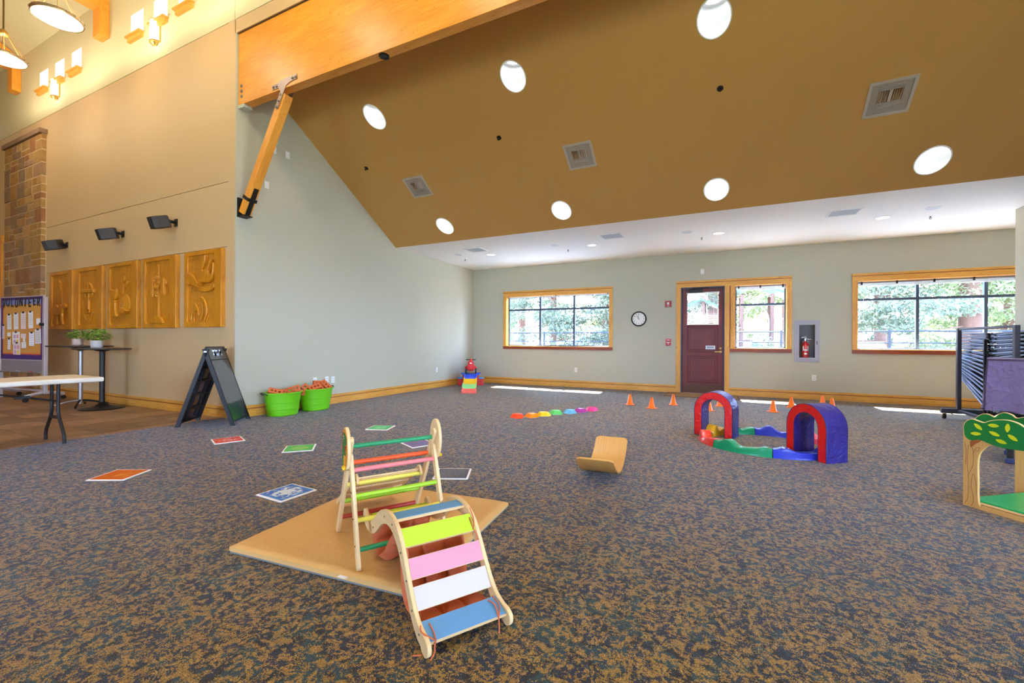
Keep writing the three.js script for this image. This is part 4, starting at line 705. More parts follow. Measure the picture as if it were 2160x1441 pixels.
// ------------------------------------------------------------ A-frame sign
{
  const t = thing('sandwich_board', 'blank black plastic A-frame sign at the corner of the hall wall', 'sign', [-6.515, 0, -3.713]);
  // local x along the spread of the feet, local z along the width
  const H = 1.085, S = 0.365, W = 0.54, tilt = Math.atan2(S, H), L = Math.hypot(S, H);
  t.rotation.y = 0.654;
  for (const s of [1, -1]) {
    const p = new THREE.Group(); p.name = 'panel'; t.add(p); p.position.set(s * S, 0, 0); p.rotation.z = s * tilt;
    const sh = rectShape(-W / 2, W / 2, 0.05, L - 0.005, 0.02);
    for (const [a, b] of [[-0.13, -0.055], [-0.04, 0.03], [0.07, 0.13]]) sh.holes.push(new THREE.Path(rectShape(a, b, L - 0.14, L - 0.035, 0.012).getPoints(4).reverse()));
    const pm = new THREE.MeshPhysicalMaterial({ color: 0x16233a, roughness: 0.25, ior: 1.9, clearcoat: 1, clearcoatRoughness: 0.12 });
    mesh('sheet', ext(sh, 0.02).rotateY(Math.PI / 2).translate(s > 0 ? -0.02 : 0, 0, 0), pm, p);
    const fr = M.black, in0 = s > 0 ? -0.05 : 0;
    mesh('rim', [span(in0, in0 + 0.05, 0.0, L - 0.02, -W / 2 - 0.012, -W / 2 + 0.015), span(in0, in0 + 0.05, 0.0, L - 0.02, W / 2 - 0.015, W / 2 + 0.012), span(in0 + (s > 0 ? 0.022 : 0), in0 + (s > 0 ? 0.053 : 0.028), L - 0.2, L - 0.185, -W / 2, W / 2), span(in0 + (s > 0 ? 0.022 : -0.003), in0 + (s > 0 ? 0.053 : 0.028), 0.05, 0.075, -W / 2, W / 2)], fr, p);
    mesh('ribs', [0.25, 0.45, 0.65, 0.85].map((y) => bx(0.02, 0.03, W - 0.04, s > 0 ? -0.03 : 0.03, y, 0)).concat([-0.12, 0.12].map((z) => bx(0.018, 0.8, 0.025, s > 0 ? -0.03 : 0.03, 0.5, z))), fr, p);
    for (const z of [-1, 1]) mesh('screw', cyl(0.008, 0.008, 0.004, 0, 0, 0, 8).rotateX(Math.PI / 2).translate(s > 0 ? -0.03 : 0.03, L - 0.06, z * (W / 2 + 0.012)), M.chrome, p);
  }
  mesh('hinge', [rod(V3(0, H - 0.01, -W / 2), V3(0, H - 0.01, W / 2), 0.012)], M.black, t);
}
// ------------------------------------------------------------ green tubs of foam bricks
{
  const tub = (x, z, label) => {
    const t = thing('plastic_tub', label, 'tub', [x, 0, z], 0, 'green tubs by the left wall');
    const g = lathe([[0, 0.006], [0.2, 0.006], [0.22, 0.0], [0.232, 0.012], [0.244, 0.1], [0.252, 0.104], [0.26, 0.2], [0.268, 0.204], [0.278, 0.29], [0.286, 0.34], [0.31, 0.345], [0.312, 0.36], [0.300, 0.366], [0.279, 0.352], [0.262, 0.22], [0.236, 0.05], [0.22, 0.016], [0, 0.014]], 56).scale(0.8, 1, 1);
    mesh('body', crease(g, 0.35), M.tub, t);
    for (const s of [-1, 1]) mesh('rope_handle', tube([V3(-0.05, 0.335, s * 0.29), V3(-0.045, 0.36, s * 0.335), V3(0, 0.375, s * 0.35), V3(0.045, 0.36, s * 0.335), V3(0.05, 0.335, s * 0.29)], 0.009, 24, 8), M.rope, t);
    return t;
  };
  tub(-6.30, -4.62, 'round bright green plastic tub with rope handles, nearer the A-frame sign');
  tub(-6.30, -5.24, 'round bright green plastic tub with rope handles, nearer the wall outlets');
  const sh = rectShape(-0.1, 0.1, -0.047, 0.047); for (const x of [-0.055, 0, 0.055]) { const p = new THREE.Path(); p.absarc(x, 0, 0.017, 0, 6.2832, true); sh.holes.push(p); }
  const bg = clean(ext(sh, 0.06, 0, 1, 10).translate(0, 0, -0.03));
  const brick = (x, y, z, rx, ry, rz, label) => { const o = tag(mesh('foam_brick', bg.clone(), M.brick), label, 'brick', 'foam bricks in the tubs'); o.position.set(x, y, z); o.rotation.set(rx, ry, rz); };
  brick(-6.25, 0.375, -4.455, -1.1, 0.7, 0.5, 'terracotta foam brick leaning at the left side of the nearer tub');
  brick(-6.21, 0.335, -4.62, -1.0, 0.4, 0.1, 'terracotta foam brick low in the middle of the nearer tub');
  brick(-6.28, 0.39, -4.79, -0.2, 0.95, 0.45, 'terracotta foam brick tilted highest in the nearer tub');
  brick(-6.22, 0.335, -4.83, -0.3, 0.8, 0.1, 'terracotta foam brick lowest at the right side of the nearer tub');
  brick(-6.38, 0.34, -4.66, -1.3, 0.2, 0.3, 'terracotta foam brick at the back of the nearer tub against the wall');
  brick(-6.27, 0.36, -5.05, -0.5, 0.9, -0.4, 'terracotta foam brick at the left side of the farther tub');
  brick(-6.25, 0.385, -5.17, -0.9, 0.9, 1.1, 'terracotta foam brick standing upright in the farther tub');
  brick(-6.22, 0.345, -5.27, -1.0, 0.6, -0.3, 'terracotta foam brick lying low in the middle of the farther tub');
  brick(-6.34, 0.43, -5.34, -0.5, 1.1, 0.35, 'terracotta foam brick topmost at the back of the farther tub');
  brick(-6.26, 0.40, -5.41, -1.0, 0.75, -0.12, 'terracotta foam brick across the right side of the farther tub');
  brick(-6.30, 0.27, -4.6, -1.45, 0.9, 0.05, 'terracotta foam brick underneath the others in the nearer tub');
  brick(-6.30, 0.27, -5.22, -1.5, 1.1, 0.05, 'terracotta foam brick underneath the others in the farther tub');
}

// ------------------------------------------------------------ door mat, gel floor tiles
{
  const m = thing('door_mat', 'brown ribbed mat on the carpet in front of the door', 'mat', [-0.46, 0, -10.5]);
  mesh('pile', rb(1.44, 0.012, 0.78, 0.004, 0, 0.006, 0), M.mat, m);
  mesh('rim', [span(-0.74, 0.74, 0, 0.007, -0.41, -0.385), span(-0.74, 0.74, 0, 0.007, 0.385, 0.41), span(-0.74, -0.715, 0, 0.007, -0.385, 0.385), span(0.715, 0.74, 0, 0.007, -0.385, 0.385)], std(0x5a4630, 0.8), m);
}
{
  const swirl = (edge, base, blob, seed, style) => { const E = hex(edge), B = hex(base), C = hex(blob); return tex(192, 192, (u, v) => {
    const x = u * 2 - 1, y = v * 2 - 1, r = Math.hypot(x, y), n = fbm(u, v, 6, 6, 4, seed), n2 = fbm(u, v, 14, 14, 3, seed + 5);
    let c = mixc(B, E, Math.max(0, Math.min(1, (Math.max(Math.abs(x), Math.abs(y)) - 0.72) * 3.2)));
    if (style === 'ring' && r + (n - 0.5) * 0.25 < 0.62) c = mixc(C, B, 0.25 + 0.6 * Math.abs(Math.sin((r * 3 + n * 2) * 4)));
    if (style === 'spray') { const k = n2 * 1.3 + n * 0.8 - r * 0.75 - 0.42; if (k > 0) c = mixc(c, C, Math.min(1, k * 3)); }
    if (style === 'veins') { const k = 1 - Math.abs(n - 0.5) * 30; if (k > 0 && r < 0.9) c = mixc(c, C, k); }
    if (style === 'soft') { const k = n - r * 0.35 - 0.25; if (k > 0) c = mixc(c, C, Math.min(1, k * 2.2)); }
    return c; }); };
  const tiles = [
    ['orange', [[-4.751, -1.692], [-4.487, -1.835], [-4.65, -2.111], [-4.922, -1.972]], swirl(0xf0682a, 0xe8701e, 0xf09a32, 3, 'soft'), 'orange gel floor tile with a white rim nearest the left edge'],
    ['red', [[-5.432, -3.047], [-5.118, -2.916], [-5.033, -3.214], [-5.339, -3.344]], swirl(0xe84840, 0xe2463f, 0xf0938a, 8, 'spray'), 'red gel floor tile with a white rim in front of the A-frame sign'],
    ['green', [[-4.138, -3.032], [-3.918, -3.251], [-4.162, -3.46], [-4.386, -3.244]], swirl(0x3fae2a, 0x49b82e, 0xb4d83c, 12, 'ring'), 'green gel floor tile with a yellow oval pattern'],
    ['blue', [[-3.176, -2.106], [-2.874, -2.093], [-2.872, -2.408], [-3.187, -2.426]], swirl(0x3a8ee0, 0x2f5fc4, 0xd8e6f6, 17, 'spray'), 'blue gel floor tile with a white splash beside the foam mat'],
    ['teal', [[-4.262, -4.326], [-3.933, -4.427], [-4.079, -4.724], [-4.419, -4.573]], swirl(0x2fae5c, 0x3cba66, 0x90dca0, 23, 'ring'), 'pale green gel floor tile farthest from the camera'],
    ['purple', [[-3.344, -3.939], [-3.075, -3.80], [-2.935, -4.085], [-3.205, -4.215]], swirl(0x6a62a8, 0x7a5a92, 0x4f58b0, 27, 'soft'), 'purple gel floor tile behind the climbing frame'],
    ['dark', [[-2.232, -3.033], [-1.952, -3.163], [-2.09, -3.443], [-2.362, -3.313]], swirl(0x4a4668, 0x454058, 0x9a8566, 31, 'veins'), 'dark gel floor tile with gold veins right of the climbing frame'],
  ];
  for (const [n, c, t, label] of tiles) {
    const cx = c.reduce((s, p) => s + p[0], 0) / 4, cz = c.reduce((s, p) => s + p[1], 0) / 4;
    const e1 = [(c[1][0] - c[0][0] + c[2][0] - c[3][0]) / 2, (c[1][1] - c[0][1] + c[2][1] - c[3][1]) / 2];
    const g = thing('gel_floor_tile', label, 'floor tile', [cx, 0, cz], -Math.atan2(e1[1], e1[0]), 'gel floor tiles');
    mesh('sheet', rb(0.305, 0.008, 0.305, 0.003, 0, 0.004, 0), M.paper, g);
    const p = new THREE.Mesh(new THREE.BoxGeometry(0.272, 0.002, 0.272), std(0xffffff, 0.25, { map: t })); p.name = 'gel_window'; p.position.y = 0.0082; g.add(p);
  }
}
// ------------------------------------------------------------ foam mat
const MATY = 0.045;
{
  const m = thing('foam_mat', 'square tan padded floor mat under the climbing frame', 'mat', [-1.915, 0, -2.125], YAW(-5.1));
  const N = 72, A = 1.19 / 2, pos = [], ix = [], R = rng(4);
  // dents under the feet of the frame, in local coordinates
  const dents = [[-1.6235, -1.6215], [-2.0705, -1.8985], [-1.387, -2.003], [-1.834, -2.28]].map(([x, z]) => { const v = V3(x + 1.915, 0, z + 2.125).applyAxisAngle(V3(0, 1, 0), -YAW(-5.1)); return [v.x, v.z]; });
  const top = (x, z) => {
    const ed = Math.min(A - Math.abs(x), A - Math.abs(z)); let y = MATY - 0.012 * Math.pow(Math.max(0, 1 - ed / 0.03), 2) + 0.004 * (fbm((x + A) / 1.19, (z + A) / 1.19, 6, 6, 3, 13) - 0.5);
    for (const [a, b] of dents) { const d = Math.hypot(x - a, z - b), th = Math.atan2(z - b, x - a); y -= 0.012 * Math.exp(-d * d / 0.0018) - 0.0035 * Math.exp(-d / 0.13) * Math.cos(th * 9 + 4 * Math.sin(th * 2)) * Math.min(1, d / 0.03); }
    return y;
  };
  for (let j = 0; j <= N; j++) for (let i = 0; i <= N; i++) { const x = -A + 2 * A * i / N, z = -A + 2 * A * j / N; pos.push(x, top(x, z), z); }
  for (let j = 0; j < N; j++) for (let i = 0; i < N; i++) { const a = j * (N + 1) + i; ix.push(a, a + N + 1, a + 1, a + 1, a + N + 1, a + N + 2); }
  const g = new THREE.BufferGeometry(); g.setAttribute('position', new THREE.Float32BufferAttribute(pos, 3)); g.setIndex(ix); g.computeVertexNormals();
  mesh('cover', [g, span(-A, A, 0.012, 0.034, -A, -A + 0.004), span(-A, A, 0.012, 0.034, A - 0.004, A), span(-A, -A + 0.004, 0.012, 0.034, -A, A), span(A - 0.004, A, 0.012, 0.034, -A, A)], M.foam, m);
  mesh('underside', span(-A + 0.003, A - 0.003, 0.001, 0.0125, -A + 0.003, A - 0.003), M.foamside, m);
  mesh('care_label', bx(0.05, 0.003, 0.02, 0.2, 0.03, A + 0.006), M.paper, m);
}
// ------------------------------------------------------------ wooden climbing frame
const FRAME_YAW = 31.8, FX = -1.845, FZ = -1.759, FW = 0.449;
{
  const t = thing('climbing_frame', 'small wooden A-shaped climbing frame with coloured rungs and oval side boards', 'climbing frame', [FX, 0, FZ], YAW(FRAME_YAW));
  // local x = u, local z = -v; the side boards stand at v = 0 and v = FW
  const M0 = 0.034, rear = (f) => [-0.265 + f * 0.326, 0.045 + f * 0.566], front = (f) => [0.261 - f * 0.185, 0.045 + f * 0.484];
  const leg = (a, b, z0, z1, w) => { const d = Math.hypot(b[0] - a[0], b[1] - a[1]), s = rectShape(-w / 2, w / 2, 0, d + 0.02, w / 2.02); return ext(s, Math.abs(z1 - z0), 0.003).rotateZ(-Math.atan2(b[0] - a[0], b[1] - a[1])).translate(a[0], a[1], Math.min(z0, z1)); };
  const footR = [-0.271, M0], footF = [0.265, M0];
  [[0, 1], [1, -1]].forEach(([side, s]) => {
    const zi = side ? -FW : 0; // inner face; boards stack outwards (s gives the outward direction in z)
    const lr = mesh('leg', leg(footR, rear(1.06), zi, zi + s * 0.02, 0.042), M.birch, t, 'y');
    mesh('leg', leg(footF, front(1.05), zi + s * 0.0005, zi + s * 0.0195, 0.042).translate(0, 0, 0), M.birch, t, 'y').position.z = s * 0.0205 * 0;
    const ov = new THREE.Shape(); ov.absellipse(0.055, 0.60, 0.075, 0.115, 0, Math.PI * 2);
    const o = mesh('side_board', ext(ov, 0.018, 0.003, 2, 40).translate(0, 0, zi + s * 0.0205 - (s < 0 ? 0.018 : 0)), M.birch, t, 'y');
    const zf = zi + s * (0.0205 + 0.018), flat = (pts, n, d) => ext(shapeOf(pts, n), 0.0012).translate(0.055, 0.60, s > 0 ? zf + d : zf - 0.0012 - d);
    const el = new THREE.Shape(); el.absellipse(0, 0, 0.066, 0.106, 0, Math.PI * 2);
    mesh('painted_ground', ext(el, 0.0012, 0, 1, 40).translate(0.055, 0.6, s > 0 ? zf : zf - 0.0012), std(0xe08a20, 0.5), o);
    mesh('painted_dinosaur', [flat([[-0.045, -0.09], [-0.055, -0.03], [-0.045, 0.02], [-0.04, 0.06], [-0.02, 0.085], [0.02, 0.08], [0.05, 0.06], [0.052, 0.03], [0.02, 0.022], [0.012, 0.005], [0.03, -0.012], [0.028, -0.03], [0.0, -0.035], [-0.01, -0.06], [-0.02, -0.095]], 60, 0.0012)], std(0x2f7a34, 0.5), o);
    mesh('painted_belly', [flat([[-0.012, -0.035], [0.012, -0.04], [0.02, -0.07], [0.008, -0.1], [-0.016, -0.095]], 30, 0.0014)], std(0xf0b030, 0.5), o);
    mesh('painted_eye', [flat([[-0.028, 0.06], [-0.016, 0.07], [-0.004, 0.06], [-0.016, 0.047]], 24, 0.002)], M.paper, o);
    mesh('painted_pupil', [flat([[-0.02, 0.06], [-0.014, 0.065], [-0.008, 0.06], [-0.014, 0.053]], 20, 0.003)], M.black, o);
    mesh('painted_mouth', [flat([[0.014, 0.018], [0.045, 0.022], [0.03, -0.006], [0.018, -0.002]], 24, 0.002)], std(0xa8251a, 0.5), o);
    mesh('painted_spikes', [0, 1, 2, 3].map((i) => flat([[-0.052 + i * 0.004, -0.02 + i * 0.026], [-0.064 + i * 0.006, 0.0 + i * 0.027], [-0.046 + i * 0.004, 0.006 + i * 0.026]], 0, 0.002)), std(0xd8401a, 0.5), o);
    mesh('wing_nut', [cyl(0.012, 0.014, 0.012, 0, 0, 0, 12).rotateX(s * Math.PI / 2), rb(0.034, 0.012, 0.01, 0.004, 0, 0, s * 0.012)].map((g) => g.translate(0.075, 0.505, zi + s * 0.04)), std(0xf2c40c, 0.4), t);
    for (const f of [0.2, 0.45, 0.7]) { const [a, b] = front(f); mesh('screw', cyl(0.004, 0.004, 0.003, 0, 0, 0, 8).rotateX(s * Math.PI / 2).translate(a, b, zi + s * 0.0195), M.darkmetal, t); }
  });
  const rung = (p, m, n = 'rung', r = 0.0125) => mesh(n, rod(V3(p[0], p[1], -0.001), V3(p[0], p[1], -FW + 0.001), r, 16), m, t);
  rung(rear(1), M.green); rung(rear(0.815), M.orange); rung(rear(0.56), M.yellow); rung(rear(0.363), M.lime); rung(rear(0.163), M.red);
  rung(front(0.918), M.pink); rung(front(0.662), M.lime); rung(front(0.43), M.yellow); rung(front(0.163), M.green);
  // slide board hooked on the pale yellow rung, sloping away to the mat
  const [hx, hy] = rear(0.56), b = thing('hook_on_slide', 'plain wooden slide board hooked over the pale yellow rung of the climbing frame', 'slide', [FX, 0, FZ], YAW(FRAME_YAW));
  const end = [-0.64, 0.062], dx = end[0] - hx, dy = end[1] - hy - 0.02, L = Math.hypot(dx, dy), th = Math.atan2(dy, -dx), z0 = -0.055, z1 = -0.43;
  const inc = (n, g, m) => { const o = mesh(n, g, m, b); o.position.set(hx, hy + 0.02, 0); o.rotation.z = -th; return o; };
  inc('slide_board', [span(-L, 0.0, 0.004, 0.012, z0 - 0.004, z1 + 0.004)], M.birch);
  for (const z of [z0, z1]) {
    inc('side_rail', ext(shapeOf([[-L, 0], [-L, 0.03], [-0.03, 0.03], [-0.01, 0.036], [0.012, 0.03], [0.024, 0.012], [0.026, -0.03], [0.016, -0.034], [0.0145, -0.008], [0.006, -0.003], [-0.016, -0.003], [-0.03, 0]]), 0.014, 0.002).translate(0, 0, z - 0.007), M.birch);
  }
  for (const q of [0.1, 0.25, 0.4]) inc('batten', span(-L + q, -L + q + 0.035, -0.006, 0.004, z0 - 0.008, z1 + 0.008), M.birch);
  inc('top_batten', span(-0.045, -0.02, -0.004, 0.004, z0 - 0.008, z1 + 0.008), M.birch);
}
// ------------------------------------------------------------ wave-shaped rocker with coloured slats, and its cushion
{
  const t = thing('wooden_rocker', 'arched wooden rocker with blue, white, pink and lime slats in the foreground', 'rocker', [-1.001, 0, -1.315], YAW(FRAME_YAW));
  const W = 0.372, T = 0.018;
  const outer = [[-0.915, 0.256], [-0.89, 0.254], [-0.868, 0.236], [-0.838, 0.222], [-0.80, 0.224], [-0.765, 0.24], [-0.715, 0.272], [-0.655, 0.316], [-0.58, 0.358], [-0.49, 0.384], [-0.40, 0.383], [-0.335, 0.362], [-0.285, 0.325], [-0.245, 0.28], [-0.205, 0.225], [-0.17, 0.18], [-0.13, 0.132], [-0.085, 0.094], [-0.035, 0.076], [0.012, 0.07], [0.036, 0.052], [0.034, 0.022], [0.012, 0.002]];
  const inner = [[-0.012, 0.0015], [-0.03, 0.008], [-0.038, 0.018], [-0.062, 0.021], [-0.10, 0.038], [-0.145, 0.07], [-0.185, 0.115], [-0.225, 0.165], [-0.262, 0.215], [-0.30, 0.258], [-0.345, 0.292], [-0.40, 0.315], [-0.47, 0.322], [-0.545, 0.302], [-0.605, 0.268], [-0.65, 0.234], [-0.70, 0.2], [-0.75, 0.178], [-0.81, 0.166], [-0.87, 0.172], [-0.915, 0.193], [-0.935, 0.225]];
  const prof = shapeOf([...outer, ...inner], 220);
  for (const z of [0, -(W - T)]) {
    const p = mesh('side_panel', ext(prof, T, 0.003).translate(0, 0, z - T), M.birch, t);
    for (const [x, y] of [[-0.9, 0.215], [-0.72, 0.222], [-0.52, 0.345], [-0.40, 0.35], [-0.275, 0.275], [-0.2, 0.19], [-0.13, 0.105], [-0.05, 0.055]]) mesh('screw', cyl(0.0045, 0.0045, 0.002, 0, 0, 0, 8).rotateX(Math.PI / 2).translate(x, y, z === 0 ? -0.0005 : z - T + 0.001 - 0.003), M.darkmetal, p);
  }
  const slats = [['slatblue', [-0.084, 0.074], [0.012, 0.048]], ['slatwhite', [-0.178, 0.168], [-0.122, 0.098]], ['slatpink', [-0.24, 0.258], [-0.195, 0.188]], ['slatlime', [-0.335, 0.348], [-0.268, 0.292]], ['slatblue', [-0.475, 0.366], [-0.395, 0.364]], ['slatlime', [-0.893, 0.222], [-0.815, 0.203]]];
  for (const [m, a, b] of slats) {
    const L = Math.hypot(b[0] - a[0], b[1] - a[1]), th = Math.atan2(b[1] - a[1], b[0] - a[0]), o = new THREE.Group(); o.name = 'slat'; t.add(o);
    o.position.set(a[0], a[1], 0); o.rotation.z = th;
    mesh('board', span(0, L, -0.006, 0.0065, -T, -(W - T)), M.birch, o, 'z');
    mesh('painted_face', span(0.0015, L - 0.0015, 0.0065, 0.0078, -T - 0.001, -(W - T) + 0.001), M[m], o);
  }
  mesh('under_rail', [rod(V3(-0.47, 0.335, -T), V3(-0.47, 0.335, -(W - T)), 0.009)], M.birch, t);
  // cushion: quilted pad tied below the slats
  const c = thing('quilted_cushion', 'terracotta quilted cushion tied under the slats of the rocker', 'cushion', [-1.001, 0, -1.315], YAW(FRAME_YAW));
  const path = new THREE.CatmullRomCurve3([[-0.80, 0.195], [-0.82, 0.16], [-0.828, 0.115], [-0.79, 0.08], [-0.70, 0.076], [-0.63, 0.12], [-0.565, 0.19], [-0.49, 0.255], [-0.425, 0.265], [-0.375, 0.215], [-0.355, 0.16], [-0.348, 0.11], [-0.328, 0.06], [-0.285, 0.03], [-0.22, 0.03], [-0.15, 0.038], [-0.1, 0.046], [-0.07, 0.05]].map(([x, y]) => V3(x, y, 0)), false, 'centripetal');
  const NU = 170, NV = 48, pts = path.getSpacedPoints(NU), len = path.getLength(), P = [], I = [], z0 = -0.026, z1 = -W + 0.026;
  for (const side of [1, -1]) for (let i = 0; i <= NU; i++) for (let j = 0; j <= NV; j++) {
    const p = pts[i], q = pts[Math.min(NU, i + 1)], r = pts[Math.max(0, i - 1)], tx = q.x - r.x, ty = q.y - r.y, tl = Math.hypot(tx, ty), nx = -ty / tl, ny = tx / tl;
    const s = i / NU * len, v = j / NV, quilt = Math.pow(Math.abs(Math.sin(s / 0.105 * Math.PI)), 0.55) * Math.pow(Math.abs(Math.sin(v * 3 * Math.PI)), 0.55), edge = Math.min(1, i / 4, (NU - i) / 4, j / 3, (NV - j) / 3);
    const th = (0.003 + 0.023 * quilt + 0.003 * fbm(i / NU, v, 20, 9, 2, 6)) * Math.sqrt(Math.max(0, edge)) * side;
    P.push(p.x + nx * th, Math.max(0.006, p.y + ny * th), z0 + (z1 - z0) * v);
  }
  const S = (NU + 1) * (NV + 1);
  for (let k = 0; k < 2; k++) for (let i = 0; i < NU; i++) for (let j = 0; j < NV; j++) { const a = k * S + i * (NV + 1) + j, b = a + NV + 1; k ? I.push(a, b, a + 1, a + 1, b, b + 1) : I.push(a, a + 1, b, a + 1, b + 1, b); }
  const g = new THREE.BufferGeometry(); g.setAttribute('position', new THREE.Float32BufferAttribute(P, 3)); g.setIndex(I); g.computeVertexNormals();
  mesh('pad', g, M.terracotta, c);
  const tie = (pts) => mesh('tie', pts.map((q) => tube(q.map((p) => V3(...p)), 0.003, 24, 6)), M.terracotta, c);
  tie([[[-0.06, 0.078, -0.045], [-0.01, 0.068, -0.045], [0.018, 0.052, -0.04], [0.012, 0.03, -0.035]], [[-0.07, 0.08, -0.012], [-0.02, 0.081, -0.0], [0.015, 0.06, -0.036]], [[0.015, 0.05, -0.037], [0.03, 0.025, -0.03], [0.036, 0.006, -0.012]], [[0.0, 0.012, 0.008], [-0.01, 0.008, 0.02], [-0.02, 0.007, 0.035]]]);
  tie([[[-0.07, 0.08, -W + 0.06], [-0.03, 0.078, -W + 0.05], [0.02, 0.052, -W + 0.06]], [[-0.085, 0.081, -W + 0.03], [-0.02, 0.074, -W + 0.035], [0.02, 0.052, -W + 0.06]], [[0.02, 0.052, -W + 0.06], [0.034, 0.03, -W + 0.066], [0.042, 0.007, -W + 0.07]]]);
  tie([[[-0.31, 0.342, -W + 0.028], [-0.28, 0.32, -W + 0.03], [-0.265, 0.298, -W + 0.03]], [[-0.265, 0.298, -W + 0.03], [-0.285, 0.34, -W + 0.02], [-0.31, 0.39, -W + 0.028]], [[-0.265, 0.3, -W + 0.026], [-0.245, 0.27, -W + 0.022], [-0.235, 0.24, -W + 0.024]]]);
  tie([[[-0.34, 0.352, -0.024], [-0.3, 0.325, -0.022], [-0.262, 0.284, -0.024]], [[-0.262, 0.284, -0.024], [-0.25, 0.25, -0.026]]]);
  tie([[[-0.9, 0.235, -0.022], [-0.86, 0.23, -0.03], [-0.81, 0.21, -0.024], [-0.8, 0.195, -0.03]]]);
}
// ------------------------------------------------------------ bent-wood balance board
{
  const b = thing('balance_board', 'curved bent-wood balance board resting on the carpet', 'balance board', [-0.994, 0, -3.985], 0.068); // local x across the board, local z towards the camera
  const pr = Array.from({ length: 21 }, (_, i) => { const q = -1 + i / 10; return [q * 0.455, 0.003 + 0.2 * Math.pow(Math.abs(q), 2.1)]; });
  const path = new THREE.CatmullRomCurve3(pr.map(([z, y]) => V3(0, y, z)), false, 'centripetal'), N = 60, T = 0.016, pts = path.getSpacedPoints(N), len = path.getLength();
  const P = [], I = [], NX = 26;
  for (const side of [0, 1]) for (let i = 0; i <= N; i++) for (let j = 0; j <= NX; j++) {
    const p = pts[i], q = pts[Math.min(N, i + 1)], r = pts[Math.max(0, i - 1)], ty = q.y - r.y, tz = q.z - r.z, l = Math.hypot(ty, tz), s = i / N * len, e = Math.min(s, len - s), rad = 0.035;
    let hw = 0.157; if (e < rad) hw -= rad - Math.sqrt(Math.max(0, rad * rad - (rad - e) * (rad - e)));
    P.push(hw * (j / NX * 2 - 1), p.y + side * T * (tz / l), p.z - side * T * (ty / l));
  }
  const S = (N + 1) * (NX + 1), id = (k, i, j) => k * S + i * (NX + 1) + j;
  for (let i = 0; i < N; i++) for (let j = 0; j < NX; j++) for (const k of [0, 1]) { const a = id(k, i, j), c = id(k, i + 1, j); k ? I.push(a, c, a + 1, a + 1, c, c + 1) : I.push(a, a + 1, c, a + 1, c + 1, c); }
  for (let i = 0; i < N; i++) for (const j of [0, NX]) { const a = id(0, i, j), c = id(0, i + 1, j), d = id(1, i, j), e = id(1, i + 1, j); I.push(a, c, d, d, c, e); }
  for (let j = 0; j < NX; j++) for (const i of [0, N]) { const a = id(0, i, j), c = id(0, i, j + 1), d = id(1, i, j), e = id(1, i, j + 1); I.push(a, d, c, c, d, e); }
  const g = new THREE.BufferGeometry(); g.setAttribute('position', new THREE.Float32BufferAttribute(P, 3)); g.setIndex(I);
  mesh('bent_board', crease(g, 0.7), M.bent, b, 'z');
}
// ------------------------------------------------------------ stepping stones and cones
{
  const cs = [['red orange', 0xf0451e], ['orange', 0xf78a1a], ['yellow', 0xf2c71a], ['green', 0x66cf6a], ['light blue', 0x6cb4d8], ['purple', 0xb0449c], ['pink', 0xe8408e]];
  const at = [[-2.836, -6.005], [-2.653, -6.156], [-2.539, -6.364], [-2.418, -6.598], [-2.245, -6.792], [-2.128, -7.003], [-1.992, -7.219]];
  at.forEach(([x, z], k) => {
    const R = rng(20 + k), n = 6, a0 = R() * 6, bot = [], top = [];
    for (let i = 0; i < n; i++) { const a = a0 + i / n * 6.283 + (R() - 0.5) * 0.3, r = 0.116 + R() * 0.012; bot.push([r * Math.cos(a), r * Math.sin(a)]); top.push([r * 0.62 * Math.cos(a) + 0.01 * R(), r * 0.62 * Math.sin(a)]); }
    const s = thing('stepping_stone', cs[k][0] + ' plastic stepping stone in the curved row on the carpet', 'stepping stone', [x - 0.05, 0, z - 0.1], 0, 'row of stepping stones'), m = std(cs[k][1], 0.22);
    const P = []; const tri = (a, b, c) => P.push(V3(...a), V3(...b), V3(...c));
    for (let i = 0; i < n; i++) { const j = (i + 1) % n, a = [bot[i][0], 0.006, bot[i][1]], b = [bot[j][0], 0.006, bot[j][1]], c = [top[i][0], 0.062, top[i][1]], d = [top[j][0], 0.062, top[j][1]]; tri(a, c, b); tri(b, c, d); tri(c, [0, 0.066, 0], d); tri([bot[i][0], 0, bot[i][1]], a, [bot[j][0], 0, bot[j][1]]); tri([bot[j][0], 0, bot[j][1]], a, b); }
    const g = new THREE.BufferGeometry().setFromPoints(P); g.computeVertexNormals();
    mesh('body', g, m, s);
    mesh('rubber_rim', lathe([[0.1, 0], [0.122, 0], [0.122, 0.006], [0.1, 0.006]], 6).rotateY(-a0 + 1.57), std(0x8a8f8f, 0.8), s);
  });
  const C = [[-1.598, -8.365, 'leftmost of the small orange cones'], [-1.163, -8.086, 'second small orange cone from the left'], [-0.862, -8.723, 'third small orange cone from the left'], [-0.235, -8.282, 'small orange cone seen through the far arch, nearer of the two'], [-0.071, -8.953, 'small orange cone seen through the far arch, farther of the two'], [0.752, -8.649, 'small orange cone standing alone between the two arches'], [1.104, -9.4, 'small orange cone behind the left shoulder of the near arch'], [1.649, -9.836, 'small orange cone behind the top of the near arch, nearest the wall'], [1.738, -9.528, 'rightmost of the small orange cones']];
  let first;
  C.forEach(([x, z, label], k) => {
    if (!first) {
      first = thing('traffic_cone', label, 'cone', [x, 0, z], 0.3, 'small orange cones');
      mesh('cone_body', crease(lathe([[0.062, 0.008], [0.058, 0.012], [0.02, 0.192], [0.016, 0.197], [0.011, 0.197], [0.011, 0.18]], 28), 0.8), M.cone, first);
      mesh('foot_plate', ext(rectShape(-0.078, 0.078, -0.078, 0.078, 0.018), 0.01, 0.002).rotateX(-Math.PI / 2), M.cone, first);
    } else dup(first, [x, 0, z], 0.3 + k * 0.7, label);
  });
}
